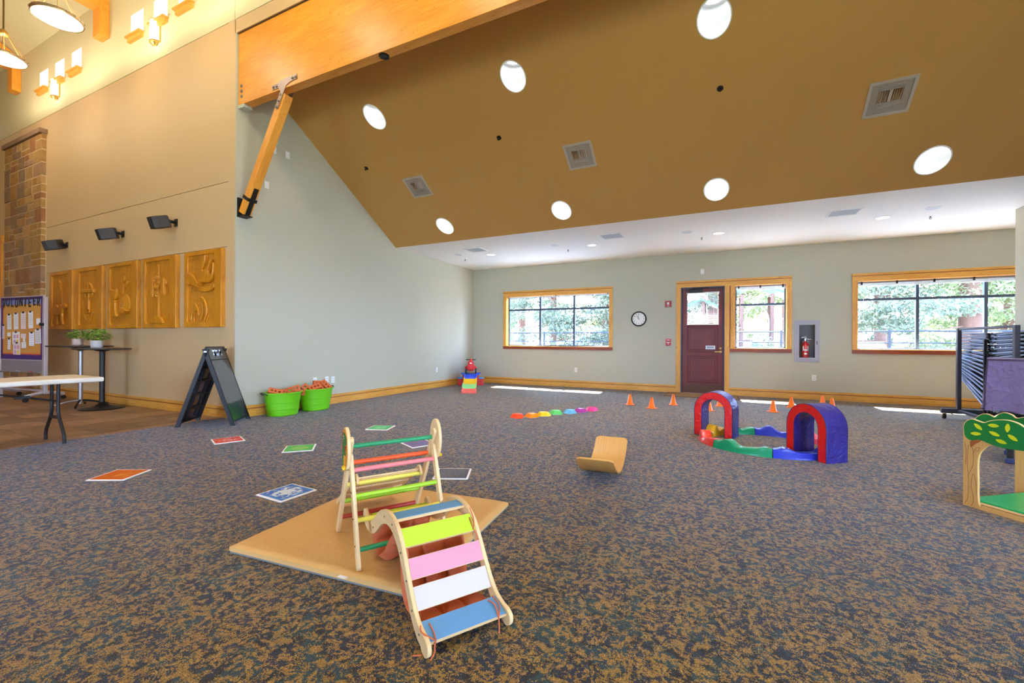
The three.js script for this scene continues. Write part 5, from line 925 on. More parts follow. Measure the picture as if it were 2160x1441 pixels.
// ------------------------------------------------------------ soft arches and the river path
{
  const arch = (x, z, yaw, label) => {
    const a = thing('soft_arch', label, 'arch', [x, 0, z], YAW(yaw), 'padded play arches'), R = 0.2285, r = 0.134, H = 0.33, D = 0.262;
    const s = new THREE.Shape(); s.moveTo(-R, 0); s.lineTo(-R, H); s.absarc(0, H, R, Math.PI, 0, true); s.lineTo(R, 0); s.lineTo(r, 0); s.lineTo(r, H); s.absarc(0, H, r, 0, Math.PI, false); s.lineTo(-r, 0); s.closePath();
    mesh('padding', ext(s, D, 0.008, 3, 40).translate(0, 0, -D), M.vinylpurple, a);
    const f = new THREE.Shape(); const R2 = R - 0.006, r2 = r + 0.006; f.moveTo(-R2, 0.004); f.lineTo(-R2, H); f.absarc(0, H, R2, Math.PI, 0, true); f.lineTo(R2, 0.004); f.lineTo(r2, 0.004); f.lineTo(r2, H); f.absarc(0, H, r2, 0, Math.PI, false); f.lineTo(-r2, 0.004); f.closePath();
    mesh('front_face', ext(f, 0.006, 0.0025, 2, 40).translate(0, 0, -0.003), M.vinylred, a);
    mesh('back_face', ext(f, 0.006, 0.0025, 2, 40).translate(0, 0, -D - 0.003), M.vinylred, a);
    const edge = (rad, z) => tube([V3(-rad, 0.005, z), V3(-rad, 0.16, z), ...Array.from({ length: 13 }, (_, i) => V3(-rad * Math.cos(i / 12 * Math.PI), H + rad * Math.sin(i / 12 * Math.PI), z)), V3(rad, 0.16, z), V3(rad, 0.005, z)], 0.003, 70, 6);
    mesh('piping', [edge(R - 0.003, 0.001), edge(r + 0.003, 0.001), edge(R - 0.003, -D - 0.001), edge(r + 0.003, -D - 0.001)], std(0x1f1a5c, 0.5), a);
  };
  arch(-0.1265, -6.005, 16.3, 'red and purple padded arch farther from the camera, beside the door mat');
  arch(0.7515, -5.328, 50, 'red and purple padded arch nearer the camera, over the right end of the path');
  // eight wavy blocks form an oval ring
  const cx = 0.45, cz = -5.84, Ax = 0.66, Az = 0.6, rot = 0;
  const cols = [['blue', 0x2637bd], ['green', 0x0c9160], ['red', 0xee3a2c], ['yellow', 0xf0b31c], ['green', 0x0c9160], ['blue', 0x2637bd], ['red', 0xe8395c], ['yellow', 0xf0c41c]];
  const pt = (t) => { const x = Ax * Math.cos(t), z = Az * Math.sin(t); return [cx + x * Math.cos(rot) - z * Math.sin(rot), cz + x * Math.sin(rot) + z * Math.cos(rot)]; };
  // block limits as angles: z is positive towards the camera
  const lim = [35, 90, 141, 190, 224, 261, 310, 345, 395].map((d) => d * D2R);
  const where = ['nearest the camera, by the near arch', 'nearest the camera in the middle', 'at the left end', 'at the left end behind the red one', 'on the far side beside the far arch', 'on the far side behind the near arch', 'seen through the near arch', 'at the right end by the near arch'];
  for (let k = 0; k < 8; k++) {
    const m = std(cols[k][1], 0.3), t = thing('path_block', cols[k][0] + ' wavy block of the oval balance path, ' + where[k], 'balance path', [0, 0, 0], 0, 'oval balance path'), N = 36, P = [], I = [], Wd = 0.058;
    const wave = (f) => 0.082 + 0.034 * Math.sin(f * 6.283 * 1.5 + k) * Math.sin(Math.PI * f) + 0.016 * Math.sin(f * 6.283 * 2.5 + k * 2) * Math.sin(Math.PI * f);
    const cs = [[-1.25, 0], [-1.25, 0.008], [-1.12, 0.3], [-1.14, 0.38], [-1.03, 0.62], [-1.05, 0.7], [-0.92, 0.96], [-0.8, 1], [0.8, 1], [0.92, 0.96], [1.05, 0.7], [1.03, 0.62], [1.14, 0.38], [1.12, 0.3], [1.25, 0.008], [1.25, 0]];
    for (let i = 0; i <= N; i++) {
      const f = i / N, a = lim[k] + (lim[k + 1] - lim[k]) * (0.006 + 0.988 * f), p = pt(a), q = pt(a + 0.01), dx = q[0] - p[0], dz = q[1] - p[1], l = Math.hypot(dx, dz), nx = -dz / l, nz = dx / l, h = wave(f);
      for (const [s, y] of cs) P.push(p[0] + nx * s * Wd, y * h, p[1] + nz * s * Wd);
    }
    const n = cs.length; for (let i = 0; i < N; i++) for (let j = 0; j + 1 < n; j++) { const a = i * n + j, b = a + n; I.push(a, b, a + 1, a + 1, b, b + 1); }
    for (const i of [0, N]) for (let j = 1; j + 1 < n; j++) I.push(i * n, i * n + j, i * n + j + 1);
    const g = new THREE.BufferGeometry(); g.setAttribute('position', new THREE.Float32BufferAttribute(P, 3)); g.setIndex(I);
    mesh('body', crease(g, 0.5), m, t); m.side = THREE.DoubleSide;
    const R = rng(k + 3);
    for (let i = 0; i < 9; i++) { const f = 0.1 + 0.8 * i / 8, a = lim[k] + (lim[k + 1] - lim[k]) * f, p = pt(a), o = (R() - 0.5) * 0.06; mesh('tactile_dot', new THREE.SphereGeometry(0.006, 8, 5).scale(1, 0.5, 1).translate(p[0] + o, wave(f), p[1] + o * 0.5), [M.toyyellow, M.toyred, M.toygreen, M.paper][Math.floor(R() * 4)], t); }
  }
}
// ------------------------------------------------------------ roller ramp with ride-on car in the far corner
{
  const t = thing('toy_ramp', 'coloured plastic toy roller ramp in the far left corner', 'toy ramp', [-5.2, 0, -8.43], Math.atan2(-0.5, -0.866) + Math.PI);
  t.rotation.y = Math.atan2(0.5, 0.866); // local -z runs up the ramp towards the corner
  const W = 0.17, seg = (n, z0, y0, z1, y1, m, sag = 0) => {
    const N = 14, c = []; for (let i = 0; i <= N; i++) { const f = i / N; c.push([z0 + (z1 - z0) * f, y0 + (y1 - y0) * f - sag * Math.sin(Math.PI * f)]); }
    const lower = c.map(([z, y]) => [z, Math.max(0, y - 0.035)]).reverse();
    const s = mesh(n, ext(shapeOf([...c, ...lower].map(([z, y]) => [-z, y])), 2 * W - 0.05).rotateY(Math.PI / 2).translate(-W + 0.025, 0, 0), m, t);
    for (const q of [-1, 1]) mesh('curb', ext(shapeOf([...c.map(([z, y]) => [z, y + 0.028]), ...lower].map(([z, y]) => [-z, y])), 0.03, 0.004).rotateY(Math.PI / 2).translate(q * (W - 0.015) - 0.015, 0, 0), m, s);
  };
  seg('red_section', 0, 0.02, -0.34, 0.07, M.toycoral, 0.012); seg('green_section', -0.34, 0.07, -0.85, 0.12, M.toygreen, -0.045); seg('yellow_section', -0.85, 0.12, -1.35, 0.22, M.toyyellow, 0.03); seg('blue_section', -1.35, 0.22, -1.72, 0.31, M.toyblue, -0.01);
  mesh('deck', rb(0.46, 0.035, 0.5, 0.01, 0, 0.295, -1.97), M.toyblue, t);
  for (const q of [-1, 1]) {
    mesh('tower_side', rb(0.05, 0.28, 0.46, 0.012, q * 0.19, 0.14, -1.97), M.toyred, t);
    mesh('step', rb(0.13, 0.18, 0.2, 0.012, q * 0.275, 0.09, -1.9), M.toyred, t);
    mesh('step_tread', rb(0.15, 0.03, 0.24, 0.012, q * 0.28, 0.195, -1.9), M.toycyan, t);
    mesh('deck_lip', rb(0.06, 0.03, 0.3, 0.012, q * 0.235, 0.318, -1.97), M.toyblue, t);
  }
  const at = V3(0, 0.313, -1.93).applyAxisAngle(V3(0, 1, 0), t.rotation.y).add(V3(-5.2, 0, -8.43));
  const c = thing('ride_on_car', 'small red ride-on toy car parked on top of the toy ramp', 'toy car', [at.x, 0.313, at.z], t.rotation.y);
  mesh('body', [rb(0.2, 0.17, 0.46, 0.05, 0, 0.17, 0, 4), rb(0.15, 0.13, 0.2, 0.05, 0, 0.27, 0.08, 4), rb(0.3, 0.06, 0.12, 0.025, 0, 0.17, 0.12, 3)], M.toyred, c);
  mesh('seat', rb(0.16, 0.05, 0.2, 0.02, 0, 0.26, -0.12, 3), std(0xaa1018, 0.4), c);
  mesh('steering_column', [rod(V3(0, 0.28, 0.1), V3(0, 0.39, 0.06), 0.035, 16)], M.toyred, c);
  mesh('handlebar', rod(V3(-0.13, 0.375, 0.065), V3(0.13, 0.375, 0.065), 0.013, 10), M.black, c);
  mesh('badge', bx(0.05, 0.03, 0.004, 0, 0.285, 0.184), M.paper, c);
  for (const sx of [-1, 1]) for (const z of [0.13, -0.14]) { const w = mesh('wheel', cyl(0.062, 0.062, 0.04, 0, 0, 0, 24).rotateZ(Math.PI / 2).translate(sx * 0.13 + 0.02, 0.063, z), M.tyre, c); mesh('hub_cap', cyl(0.03, 0.03, 0.006, 0, 0, 0, 16).rotateZ(Math.PI / 2).translate(sx * 0.13 + (sx > 0 ? 0.026 : -0.02), 0.063, z), M.steel, w); }
}
// ------------------------------------------------------------ tree-shaped play cube at the right edge
{
  const t = thing('tree_playhouse', 'wooden play cube cut as trees with green leafy tops and a green floor', 'playhouse', [1.575, 0, -4.321], -Math.atan2(0.7806, 0.625));
  // local x runs along the front panel, local -z points inwards
  const T = 0.02, W = 0.82, sm = (p, n) => new THREE.CatmullRomCurve3(p.map(([x, y]) => V3(x, y, 0)), false, 'centripetal').getPoints(n).map((q) => [q.x, q.y]);
  const mir = (p) => p.map(([x, y]) => [W - x, y]).reverse();
  const topL = [[0.0, 0.575], [0.008, 0.602], [0.024, 0.625], [0.053, 0.638], [0.078, 0.632], [0.118, 0.624], [0.146, 0.64], [0.19, 0.656], [0.25, 0.663], [0.30, 0.65], [0.335, 0.63], [0.36, 0.645], [0.41, 0.66]];
  const inL = [[0.122, 0.0], [0.118, 0.006], [0.098, 0.03], [0.09, 0.06], [0.088, 0.2], [0.087, 0.34], [0.095, 0.39], [0.112, 0.425], [0.147, 0.465], [0.2, 0.476], [0.3, 0.478], [0.41, 0.488]];
  const trunkL = shapeOf([[0, 0], [0, 0.53], ...sm([[0.0, 0.53], [0.06, 0.53], [0.2, 0.53]], 4), [0.2, 0.482], ...sm(inL.slice(0, 10).reverse(), 40)]);
  const eye = new THREE.Path(sm([[0.043, 0.475], [0.046, 0.425], [0.07, 0.455], [0.108, 0.492], [0.075, 0.49], [0.043, 0.475]], 24).map(([x, y]) => new THREE.Vector2(x, y)).reverse());
  const panel = (z, name) => {
    const g = []; const s1 = shapeOf(trunkL.getPoints().map((p) => [p.x, p.y])), s2 = shapeOf(mir(trunkL.getPoints().map((p) => [p.x, p.y])));
    const p = mesh(name, [ext(s1, T, 0.003).translate(0, 0, z), ext(s2, T, 0.003).translate(0, 0, z)], M.toywood, t, 'y');
    const low = [[0.41, 0.488], [0.34, 0.478], [0.272, 0.474], [0.206, 0.473], [0.147, 0.485], [0.091, 0.501], [0.043, 0.486], [0.018, 0.498], [0.004, 0.52]];
    const c = shapeOf([...sm(topL, 60), ...mir(sm(topL, 60)), ...mir(sm(low.slice().reverse(), 40)).slice(0), ...sm(low, 40)]);
    mesh('canopy_board', ext(c, T + 0.004, 0.003).translate(0, 0, z - 0.002), M.birch, p);
    for (const s of [1, -1]) {
      const zz = s > 0 ? z + T + 0.002 : z - 0.0035;
      const cn = mesh('painted_canopy', ext(c, 0.0015).scale(0.985, 1, 1).translate(W * 0.0075, -0.004, zz), M.treegreen, p);
    }
    return p;
  };
  const front = panel(-T, 'front_panel');
  const leaf = (x, y, a, L = 0.03) => ext(shapeOf([[-L, 0], [-L * 0.3, 0.012], [L * 0.4, 0.011], [L, 0], [L * 0.4, -0.011], [-L * 0.3, -0.012]], 30), 0.0012).rotateZ(a).translate(x, y, 0.0038);
  [[0.09, 0.588, -0.7], [0.077, 0.536, 0.1], [0.174, 0.612, 0.05], [0.179, 0.556, -0.35], [0.248, 0.61, 1.5], [0.215, 0.51, -0.25], [0.274, 0.548, -0.6], [0.36, 0.6, 0.4], [0.4, 0.53, -0.2], [0.5, 0.6, 0.7], [0.55, 0.52, 0.2], [0.66, 0.59, -0.5]].forEach(([x, y, a]) => mesh('painted_leaf', leaf(x, y, a), M.leafyellow, front));
  const line = (p) => tube(p.map(([x, y]) => V3(x, y, 0.0)), 0.0014, 30, 5), ink = std(0x8a5a2a, 0.7);
  mesh('bark_lines', [line([[0.012, 0.01], [0.03, 0.06], [0.034, 0.2], [0.026, 0.33], [0.034, 0.45]]), line([[0.05, 0.01], [0.064, 0.05], [0.05, 0.16], [0.062, 0.25], [0.075, 0.2], [0.082, 0.1]]), line([[0.03, 0.22], [0.06, 0.31], [0.06, 0.4], [0.04, 0.47]]), line([[0.06, 0.38], [0.075, 0.43], [0.095, 0.44], [0.085, 0.41], [0.075, 0.42]]), line([[0.015, 0.3], [0.02, 0.4], [0.012, 0.46]])], ink, front);
  mesh('knot_hole', ext(new THREE.Shape(sm([[0.045, 0.478], [0.047, 0.432], [0.07, 0.458], [0.104, 0.492], [0.075, 0.492], [0.045, 0.478]], 24).map(([x, y]) => new THREE.Vector2(x, y))), 0.001).translate(0, 0, 0.0006), std(0x9c5520, 0.8), front);
  // back panel, set .64 m in, its crown reaching farther to the left
  const back = new THREE.Group(); back.name = 'back_panel'; t.add(back);
  for (const g of [ext(shapeOf([[-0.05, 0], [-0.05, 0.5], [0.05, 0.5], [0.03, 0.4], [0.02, 0.1], [0.05, 0.0]]), T, 0.003), ext(shapeOf([[0.68, 0], [0.7, 0.1], [0.69, 0.4], [0.68, 0.5], [0.77, 0.5], [0.77, 0]]), T, 0.003)]) mesh('trunk', g.translate(0, 0, -0.64), M.toywood, back, 'y');
  const crown = shapeOf([...sm([[-0.31, 0.5], [-0.302, 0.546], [-0.27, 0.59], [-0.235, 0.61], [-0.2, 0.605], [-0.173, 0.592], [-0.15, 0.618], [-0.112, 0.638], [-0.07, 0.628], [-0.045, 0.608], [0.0, 0.622], [0.1, 0.66], [0.2, 0.64], [0.3, 0.66], [0.45, 0.65], [0.6, 0.66], [0.72, 0.62], [0.79, 0.55]], 90), ...sm([[0.77, 0.48], [0.5, 0.47], [0.2, 0.47], [-0.05, 0.46], [-0.2, 0.45], [-0.29, 0.47]], 40)]);
  mesh('canopy_board', ext(crown, T + 0.004, 0.003).translate(0, 0, -0.642), M.birch, back);
  mesh('painted_canopy', ext(crown, 0.0015).translate(0.003, -0.004, -0.618), M.treegreen, back);
  mesh('floor_board', rb(W - 0.02, 0.014, 0.62, 0.004, W / 2, 0.04, -0.325), M.birch, t);
  mesh('floor_pad', rb(W - 0.06, 0.014, 0.6, 0.005, W / 2, 0.054, -0.325), M.basegreen, t);
  mesh('base_rail', [span(0.11, W - 0.11, 0.0, 0.03, -T, 0), span(0.04, W - 0.06, 0, 0.033, -0.64, -0.622)], M.toywood, t);
}
// ------------------------------------------------------------ covered rack and the chair cart
{
  const t = thing('covered_rack', 'low rack under a creased purple cloth cover at the right edge', 'rack', [2.4, 0, -6.05], -0.378);
  const L = 1.15, D = 0.55, H = 1.03;
  for (const [x, z] of [[0.14, -0.03], [L - 0.14, -0.03], [0.14, -D + 0.03], [L - 0.14, -D + 0.03]]) { const l = mesh('leg', rb(0.045, 1.0, 0.045, 0.006, x, 0.52, z), M.black, t); mesh('foot', [rb(0.07, 0.05, 0.07, 0.012, 0, 0.026, 0)].map((g) => g.translate(x, 0, z)), std(0x2b3a6a, 0.5), l); }
  mesh('shelf', [span(0.1, L - 0.1, 0.40, 0.44, -D + 0.01, -0.01), span(0.08, L - 0.08, 0.985, 1.005, -D, 0)], M.black, t);
  const NX = 60, NY = 26, P = [], I = [];
  const ring = []; const per = [[0.0, 0.012], [L, 0.012], [L + 0.01, 0], [L + 0.01, -D - 0.01], [L, -D - 0.02], [0, -D - 0.02], [-0.012, -D], [-0.012, 0]];
  const loop = new THREE.CatmullRomCurve3(per.map(([x, z]) => V3(x, 0, z)), true, 'catmullrom', 0.1).getSpacedPoints(NX * 2).slice(0, -1), n = loop.length;
  for (let j = 0; j <= NY; j++) for (let i = 0; i < n; i++) {
    const f = j / NY, y = H - 0.52 * f, c = loop[i], ox = c.x - L / 2, oz = c.z + D / 2, l = Math.hypot(ox, oz), out = 0.006 + 0.03 * f * (0.5 + fbm(i / n, f, 26, 3, 3, 5)) + 0.012 * Math.sin(i * 0.9) * f + (j === NY - 3 ? -0.006 : 0);
    P.push(c.x + ox / l * out, y + (f > 0.9 ? 0.01 * Math.sin(i * 0.5) : 0), c.z + oz / l * out);
  }
  for (let j = 0; j < NY; j++) for (let i = 0; i < n; i++) { const a = j * n + i, b = j * n + (i + 1) % n; I.push(a, a + n, b, b, a + n, b + n); }
  const ctr = P.length / 3; P.push(L / 2, H + 0.003, -D / 2); for (let i = 0; i < n; i++) I.push(ctr, i, (i + 1) % n);
  const g = new THREE.BufferGeometry(); g.setAttribute('position', new THREE.Float32BufferAttribute(P, 3)); g.setIndex(I); g.computeVertexNormals();
  M.cloth.side = THREE.DoubleSide;
  mesh('cover', g, M.cloth, t);
}
{
  const z0 = -9.17, z1 = -7.68, cx = 3.29;
  const t = thing('chair_cart', 'wheeled grey steel cart loaded with two stacks of folding chairs', 'cart', [cx, 0, 0]);
  for (const z of [z0, z1, (z0 + z1) / 2]) {
    if (z !== (z0 + z1) / 2) {
      mesh('post', rb(0.05, 1.3, 0.06, 0.006, 0, 0.77, z), M.cart, t);
      mesh('base_bar', rb(0.62, 0.075, 0.06, 0.008, 0.1, 0.125, z), M.cart, t);
      for (const x of [-0.17, 0.37]) { const w = mesh('caster', [cyl(0.042, 0.042, 0.03, 0, 0, 0, 20).rotateZ(Math.PI / 2).translate(x + 0.015, 0.042, z)], M.black, t); mesh('fork', [span(x - 0.024, x - 0.018, 0.03, 0.09, z - 0.02, z + 0.02), span(x + 0.018, x + 0.024, 0.03, 0.09, z - 0.02, z + 0.02)], M.chrome, w); }
    }
  }
  mesh('post', rb(0.03, 1.1, 0.03, 0.005, 0.02, 0.7, -8.46), M.black, t);
  mesh('rail', [rb(0.04, 0.04, z1 - z0 - 0.06, 0.006, 0, 0.13, (z0 + z1) / 2), rb(0.03, 0.035, z1 - z0 - 0.06, 0.006, 0.0, 1.405, (z0 + z1) / 2)], M.cart, t);
  // one folded chair; local x runs from the feet to the top, local z across
  const make = (label) => {
    const c = thing('folding_chair', label, 'chair', [0, 0, 0], 0, 'folded chairs on the cart'), r = 0.0115;
    for (const s of [-1, 1]) { mesh('front_leg', rod(V3(0.02, 0, s * 0.2), V3(0.7, 0.006, s * 0.2), r, 10), M.chair, c); mesh('rear_leg', rod(V3(0.05, -0.024, s * 0.175), V3(0.52, -0.012, s * 0.175), r, 10), M.chair, c); mesh('rubber_foot', [rod(V3(-0.015, 0, s * 0.2), V3(0.045, 0, s * 0.2), 0.0145, 10), rod(V3(0.02, -0.024, s * 0.175), V3(0.07, -0.024, s * 0.175), 0.0145, 10)], M.black, c); mesh('hinge', rb(0.05, 0.034, 0.012, 0.004, 0.5, -0.006, s * 0.188), M.chrome, c); }
    mesh('cross_bar', [rod(V3(0.12, 0, -0.2), V3(0.12, 0, 0.2), 0.008, 8), rod(V3(0.16, -0.024, -0.175), V3(0.16, -0.024, 0.175), 0.008, 8)], M.chair, c);
    mesh('seat', rb(0.34, 0.016, 0.33, 0.006, 0.42, -0.012, 0), M.chairseat, c);
    mesh('backrest', rb(0.2, 0.018, 0.42, 0.008, 0.78, 0.006, 0), M.chair, c);
    return c;
  };
  let src;
  const nth = ['first', 'second', 'third', 'fourth', 'fifth', 'sixth', 'seventh', 'eighth', 'ninth', 'tenth', 'eleventh', 'twelfth', 'thirteenth', 'fourteenth', 'fifteenth', 'sixteenth', 'seventeenth'];
  for (const side of [0, 1]) for (let k = 0; k < 17; k++) {
    const label = 'folded grey chair, ' + nth[k] + ' from the top of the cart stack ' + (side ? 'nearer the camera' : 'nearer the window');
    const c = src ? dup(src, [0, 0, 0], 0, label) : (src = make(label));
    const yf = 1.325 - 0.05 * k - 0.0012 * k * k, yo = 1.34 - 0.052 * k + 0.001 * k * k * 0.4, tilt = Math.atan2(yo - yf, 0.75);
    c.position.set(cx + 0.27 + 0.008 * Math.sin(k * 2.1), yf, side ? -8.41 : -8.51);
    c.rotation.order = 'YXZ'; c.rotation.y = side ? -Math.PI / 2 : Math.PI / 2; c.rotation.z = tilt;
    c.scale.set(1, 1, side ? -1 : 1);
  }
}

// ------------------------------------------------------------ outside: eave, ground, fence, trees, playground
struct('roof_eave', [span(-9, 9, 3.3, 3.5, -11.84, -11.13), span(-9, 9, 3.22, 3.5, -11.86, -11.84)], std(0x6e5a46, 0.8));
{
  const gm = std(0xffffff, 0.95, { map: rep(tex(256, 256, (u, v) => mixc([186, 182, 174], [140, 134, 124], fbm(u, v, 9, 9, 4, 3))), 0.3, 0.3) });
  struct('ground', span(-70, 70, -0.5, -0.13, -75, -11.127), gm);
  struct('ground_behind', [span(-40, 40, -0.5, -0.13, 7.2, 45), span(10.2, 50, -0.5, -0.13, -11.1, 7.2)], std(0x9aa07c, 0.95));
  struct('walkway', span(-9, 9, -0.14, -0.06, -12.9, -11.13), std(0xc9c6c0, 0.9));
}
{
  const f = thing('chain_link_fence', 'black chain-link fence outside the windows', 'fence', [0, -0.13, -15]), wire = std(0x141a24, 0.8), X0 = -16, X1 = 14, H = 1.66;
  for (let x = X0; x <= X1 + 0.01; x += 2.5) mesh('post', cyl(0.032, 0.032, H + 0.03, x, 0, 0, 12), wire, f);
  mesh('top_rail', rod(V3(X0, H - 0.02, 0), V3(X1, H - 0.02, 0), 0.022, 10), wire, f);
  mesh('middle_rail', rod(V3(X0, H - 0.33, 0), V3(X1, H - 0.33, 0), 0.016, 8), wire, f);
  const w = []; for (let x = X0 - H; x < X1; x += 0.11) for (const s of [1, -1]) { const a = s > 0 ? V3(x, 0.02, 0) : V3(x + H, 0.02, 0), b = s > 0 ? V3(x + H, H - 0.02, 0.004) : V3(x, H - 0.02, 0.004); if (Math.min(a.x, b.x) > X0 && Math.max(a.x, b.x) < X1) w.push(rod(a, b, 0.003, 3)); }
  mesh('wire_mesh', w, wire, f).userData.kind = 'stuff';
}
{
  const bark = wood(woodTex(0x6e4c3c, 0x4a3026, 91), 0.9), leafM = [0x565f48, 0x667250, 0x747e4e].map((c) => new THREE.MeshPhysicalMaterial({ color: c, roughness: 0.9, side: THREE.DoubleSide, transmission: 0.25, thickness: 0 }));
  const tree = (x, z, h, r, crown, n, seed, label, tone = 0) => {
    const t = thing('tree', label, 'tree', [x, -0.13, z], 0, 'trees outside the windows'), R = rng(seed);
    mesh('trunk', [cyl(r, r * 0.55, h, 0, 0, 0, 14)], bark, t, 'y');
    const br = [], lv = [];
    for (let i = 0; i < 26; i++) { const a = R() * 6.283, y = crown.y0 + (crown.y1 - crown.y0) * (i / 26), L = crown.r * (0.55 + 0.45 * R()) * (1 - 0.6 * i / 26); br.push(rod(V3(0, y, 0), V3(L * Math.cos(a), y + L * (R() - 0.35) * 0.5, L * Math.sin(a)), 0.035, 5, 0.012)); }
    mesh('branches', br, bark, t, 'y');
    const pos = []; // narrow leaf sprays in clumps along the branches
    for (let c = 0; c < 150; c++) {
      const f = Math.pow(R(), 0.8), q = crown.r * Math.sqrt(R()) * (1.02 - 0.55 * f), a = R() * 6.283, cx = q * Math.cos(a), cy = crown.y0 + (crown.y1 - crown.y0) * f, cz = q * Math.sin(a), cr = 0.3 + R() * 0.4;
      for (let i = 0; i < n / 150; i++) {
        const u = R() * 6.283, w = Math.acos(2 * R() - 1), k = cr * Math.cbrt(R()), px = cx + k * Math.sin(w) * Math.cos(u) * 1.5, py = cy + k * Math.cos(w) * 0.7, pz = cz + k * Math.sin(w) * Math.sin(u) * 1.5;
        const L = 0.06 + R() * 0.09, W = 0.022 + R() * 0.018, d = V3(R() - 0.5, R() - 0.6, R() - 0.5).normalize().multiplyScalar(L), e = V3(R() - 0.5, R() - 0.5, R() - 0.5).cross(d).normalize().multiplyScalar(W);
        const A = [px - e.x, py - e.y, pz - e.z], B = [px + d.x, py + d.y, pz + d.z], C = [px + e.x, py + e.y, pz + e.z], E = [px - d.x, py - d.y, pz - d.z];
        pos.push(...A, ...B, ...C, ...A, ...C, ...E);
      }
    }
    const lg = new THREE.BufferGeometry(); lg.setAttribute('position', new THREE.Float32BufferAttribute(pos, 3)); lg.computeVertexNormals(); lv.push(lg);
    mesh('foliage', lv, leafM[tone], t).userData.kind = 'stuff';
  };
  const T = [[-8.1, -21.5, 13, 0.2, 3.2, 0], [-5.6, -23, 14, 0.28, 3.0, 1], [-4.3, -20.5, 15, 0.32, 2.6, 0], [-3.6, -24.5, 15, 0.34, 3.2, 0], [-11.5, -25, 14, 0.25, 3.6, 1], [-0.6, -27, 15, 0.3, 3.4, 2], [3.2, -29, 15, 0.3, 3.6, 2], [5.2, -20.5, 15, 0.2, 2.8, 0], [8.2, -22, 16, 0.34, 2.6, 2], [10.6, -25, 15, 0.3, 3.6, 2], [7.0, -27, 14, 0.26, 3.6, 1], [13.5, -27, 15, 0.3, 3.8, 1], [-15, -30, 15, 0.3, 4.2, 0]];
  const lab = ['slim tree seen at the left of the left window', 'broad tree seen through the middle of the left window', 'thick reddish trunk at the right of the left window, nearer one', 'thick reddish trunk at the right of the left window, farther one', 'tree beyond the far left of the left window', 'tree behind the playground seen above the door', 'tree behind the playground right of the small window', 'slim tree at the left of the wide right-hand window', 'thick pale trunk at the right of the wide right-hand window', 'tree behind the chair stacks in the wide window', 'tree in the middle of the wide right-hand window', 'tree farthest right beyond the wide window', 'tree farthest left beyond the fence'];
  T.forEach(([x, z, h, r, cr, tone], i) => tree(x, z, h, r, { y0: 0.9, y1: h * 0.95, r: cr }, 34000, 100 + i, lab[i], tone));
  const R = rng(55);
  for (let k = 0; k < 13; k++) {
    const x = -12 + k * 2.1 + R(), z = -17.3 - R() * 1.6, pos = [];
    for (let i = 0; i < 5200; i++) {
      const a = R() * 6.283, q = Math.sqrt(R()) * 1.35, h = 0.05 + R() * (1.65 - 0.7 * q), L = 0.03 + R() * 0.05, W = 0.014 + R() * 0.014, px = q * Math.cos(a), pz = q * Math.sin(a) * 0.6;
      const d = V3(R() - 0.5, R() - 0.5, R() - 0.5).normalize().multiplyScalar(L), e = V3(R() - 0.5, R() - 0.5, R() - 0.5).cross(d).normalize().multiplyScalar(W);
      pos.push(px - e.x, h - e.y, pz - e.z, px + d.x, h + d.y, pz + d.z, px + e.x, h + e.y, pz + e.z, px - e.x, h - e.y, pz - e.z, px + e.x, h + e.y, pz + e.z, px - d.x, h - d.y, pz - d.z);
    }
    const sg = new THREE.BufferGeometry(); sg.setAttribute('position', new THREE.Float32BufferAttribute(pos, 3)); sg.computeVertexNormals();
    const b = thing('shrub', 'low green shrub beyond the fence, ' + ORD[k] + ' from the left', 'shrub', [x, -0.13, z], 0, 'shrubs beyond the fence');
    mesh('stems', Array.from({ length: 7 }, () => rod(V3(0, 0, 0), V3((R() - 0.5) * 1.2, 0.7 + R() * 0.4, (R() - 0.5) * 0.8), 0.012, 5)), bark, b);
    mesh('foliage', sg, leafM[(k * 2) % 3], b).userData.kind = 'stuff';
  }
}
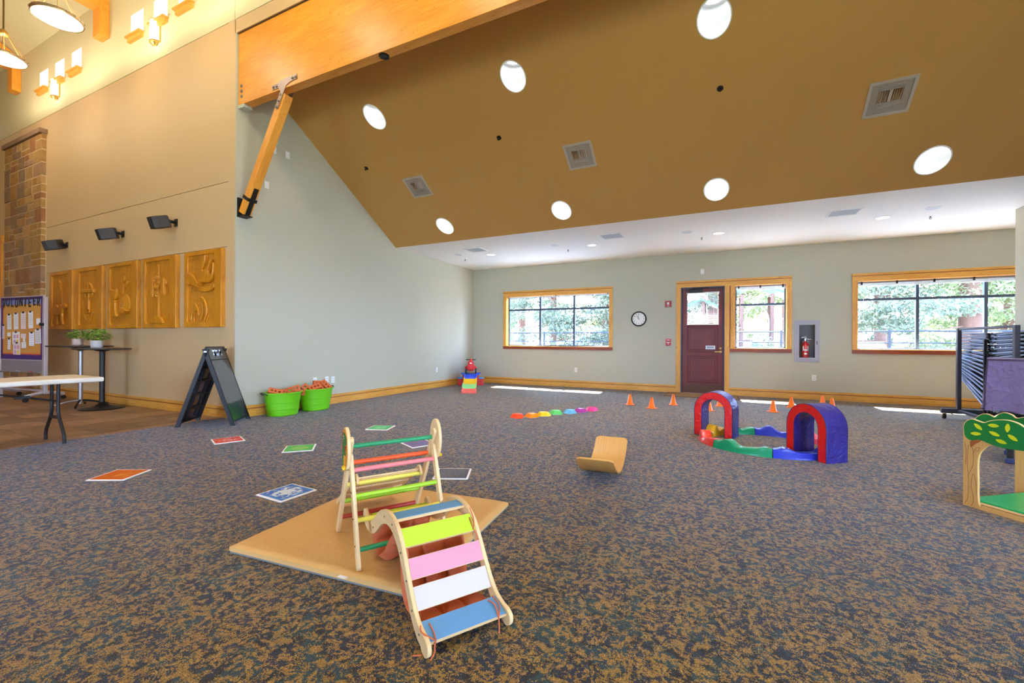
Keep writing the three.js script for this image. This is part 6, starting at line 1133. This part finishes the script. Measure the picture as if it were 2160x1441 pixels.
{ // playground tower with a green roof, railings and a pale slide
  const p = thing('playground_tower', 'playground tower with green roof, brown posts and pale slide outside the small window', 'playground', [0, -0.13, 0]);
  const brown = std(0x53342b, 0.7), pale = std(0x8d8680, 0.5), roof = std(0x1f5a44, 0.5);
  for (const [x, z] of [[0.7, -22.4], [1.9, -22.4], [0.7, -23.9], [1.9, -23.9], [-0.9, -22.4], [-0.9, -23.9], [3.0, -23.2]]) mesh('post', rb(0.14, 3.5, 0.14, 0.02, x, 1.75, z), brown, p, 'y');
  mesh('roof', [ext(shapeOf([[-0.2, 0], [1.1, 0.65], [2.4, 0], [2.4, 0.08], [1.1, 0.75], [-0.2, 0.08]]), 2.0).translate(0.2, 3.35, -24.2), ext(shapeOf([[0, 0], [0.9, 0.4], [1.8, 0], [1.8, 0.08], [0.9, 0.48], [0, 0.08]]), 1.9).translate(-1.9, 2.9, -24.1)], roof, p);
  mesh('deck', [span(0.6, 2.0, 1.35, 1.45, -24, -22.3), span(-1.0, 0.6, 1.0, 1.1, -24, -22.3)], brown, p);
  for (let i = 0; i < 9; i++) mesh('rail_bar', rod(V3(-0.85 + i * 0.17, 1.1, -22.35), V3(-0.85 + i * 0.17, 2.0, -22.35), 0.02, 8), pale, p);
  for (let i = 0; i < 8; i++) mesh('rail_bar', rod(V3(2.05 + i * 0.14, 1.2, -22.9), V3(2.05 + i * 0.14, 2.4, -22.9), 0.02, 8), pale, p);
  mesh('top_rail', [rod(V3(-0.9, 2.0, -22.35), V3(0.7, 2.0, -22.35), 0.025), rod(V3(2.0, 2.4, -22.9), V3(3.1, 2.4, -22.9), 0.025)], pale, p);
  mesh('hoop', tube([V3(0.85, 1.45, -22.3), V3(0.9, 2.6, -22.3), V3(1.3, 3.0, -22.3), V3(1.7, 2.6, -22.3), V3(1.75, 1.45, -22.3)], 0.03, 40, 8), pale, p);
  mesh('slide', [tube([V3(1.3, 1.5, -22.2), V3(1.3, 1.45, -21.8), V3(1.25, 0.9, -21.0), V3(1.2, 0.35, -20.2), V3(1.2, 0.3, -19.8)], 0.2, 40, 10), rb(0.9, 0.5, 0.06, 0.03, 1.3, 1.95, -22.25)], pale, p);
  for (const [x, y, c] of [[1.15, 1.2, 0x2c3a9a], [1.05, 0.75, 0x2c3a9a], [1.6, 1.05, 0x5fb59a]]) mesh('panel_disc', cyl(0.14, 0.14, 0.05, 0, 0, 0, 20).rotateX(Math.PI / 2).translate(x, y, -21.0), std(c, 0.5), p);
  mesh('panel_post', [rod(V3(1.1, 0, -21.02), V3(1.1, 1.3, -21.02), 0.03, 8), rod(V3(1.6, 0, -21.02), V3(1.6, 1.2, -21.02), 0.03, 8)], brown, p);
  const h = thing('garden_playhouse', 'small outdoor playhouse with orange gable seen low in the wide window', 'playhouse', [3.6, -0.13, -16.6]);
  mesh('walls', [span(-0.55, 0.55, 0, 0.9, -0.5, 0.5)], std(0xd8cfc0, 0.8), h);
  mesh('gable', [ext(shapeOf([[-0.55, 0.9], [0.55, 0.9], [0, 1.27]]), 0.02).rotateY(-Math.PI / 2).translate(-0.56, 0, 0)], std(0xe0562a, 0.6), h);
  mesh('roof', [ext(shapeOf([[-0.66, 0.86], [0, 1.3], [0.66, 0.86], [0.66, 0.93], [0, 1.37], [-0.66, 0.93]]), 1.3).rotateY(Math.PI / 2).translate(-0.62, 0, 0)], std(0xeadbb8, 0.7), h);
}

scene.traverse((o) => { if (o.isMesh) { o.castShadow = true; o.receiveShadow = true; } });
renderer.render(scene, camera);
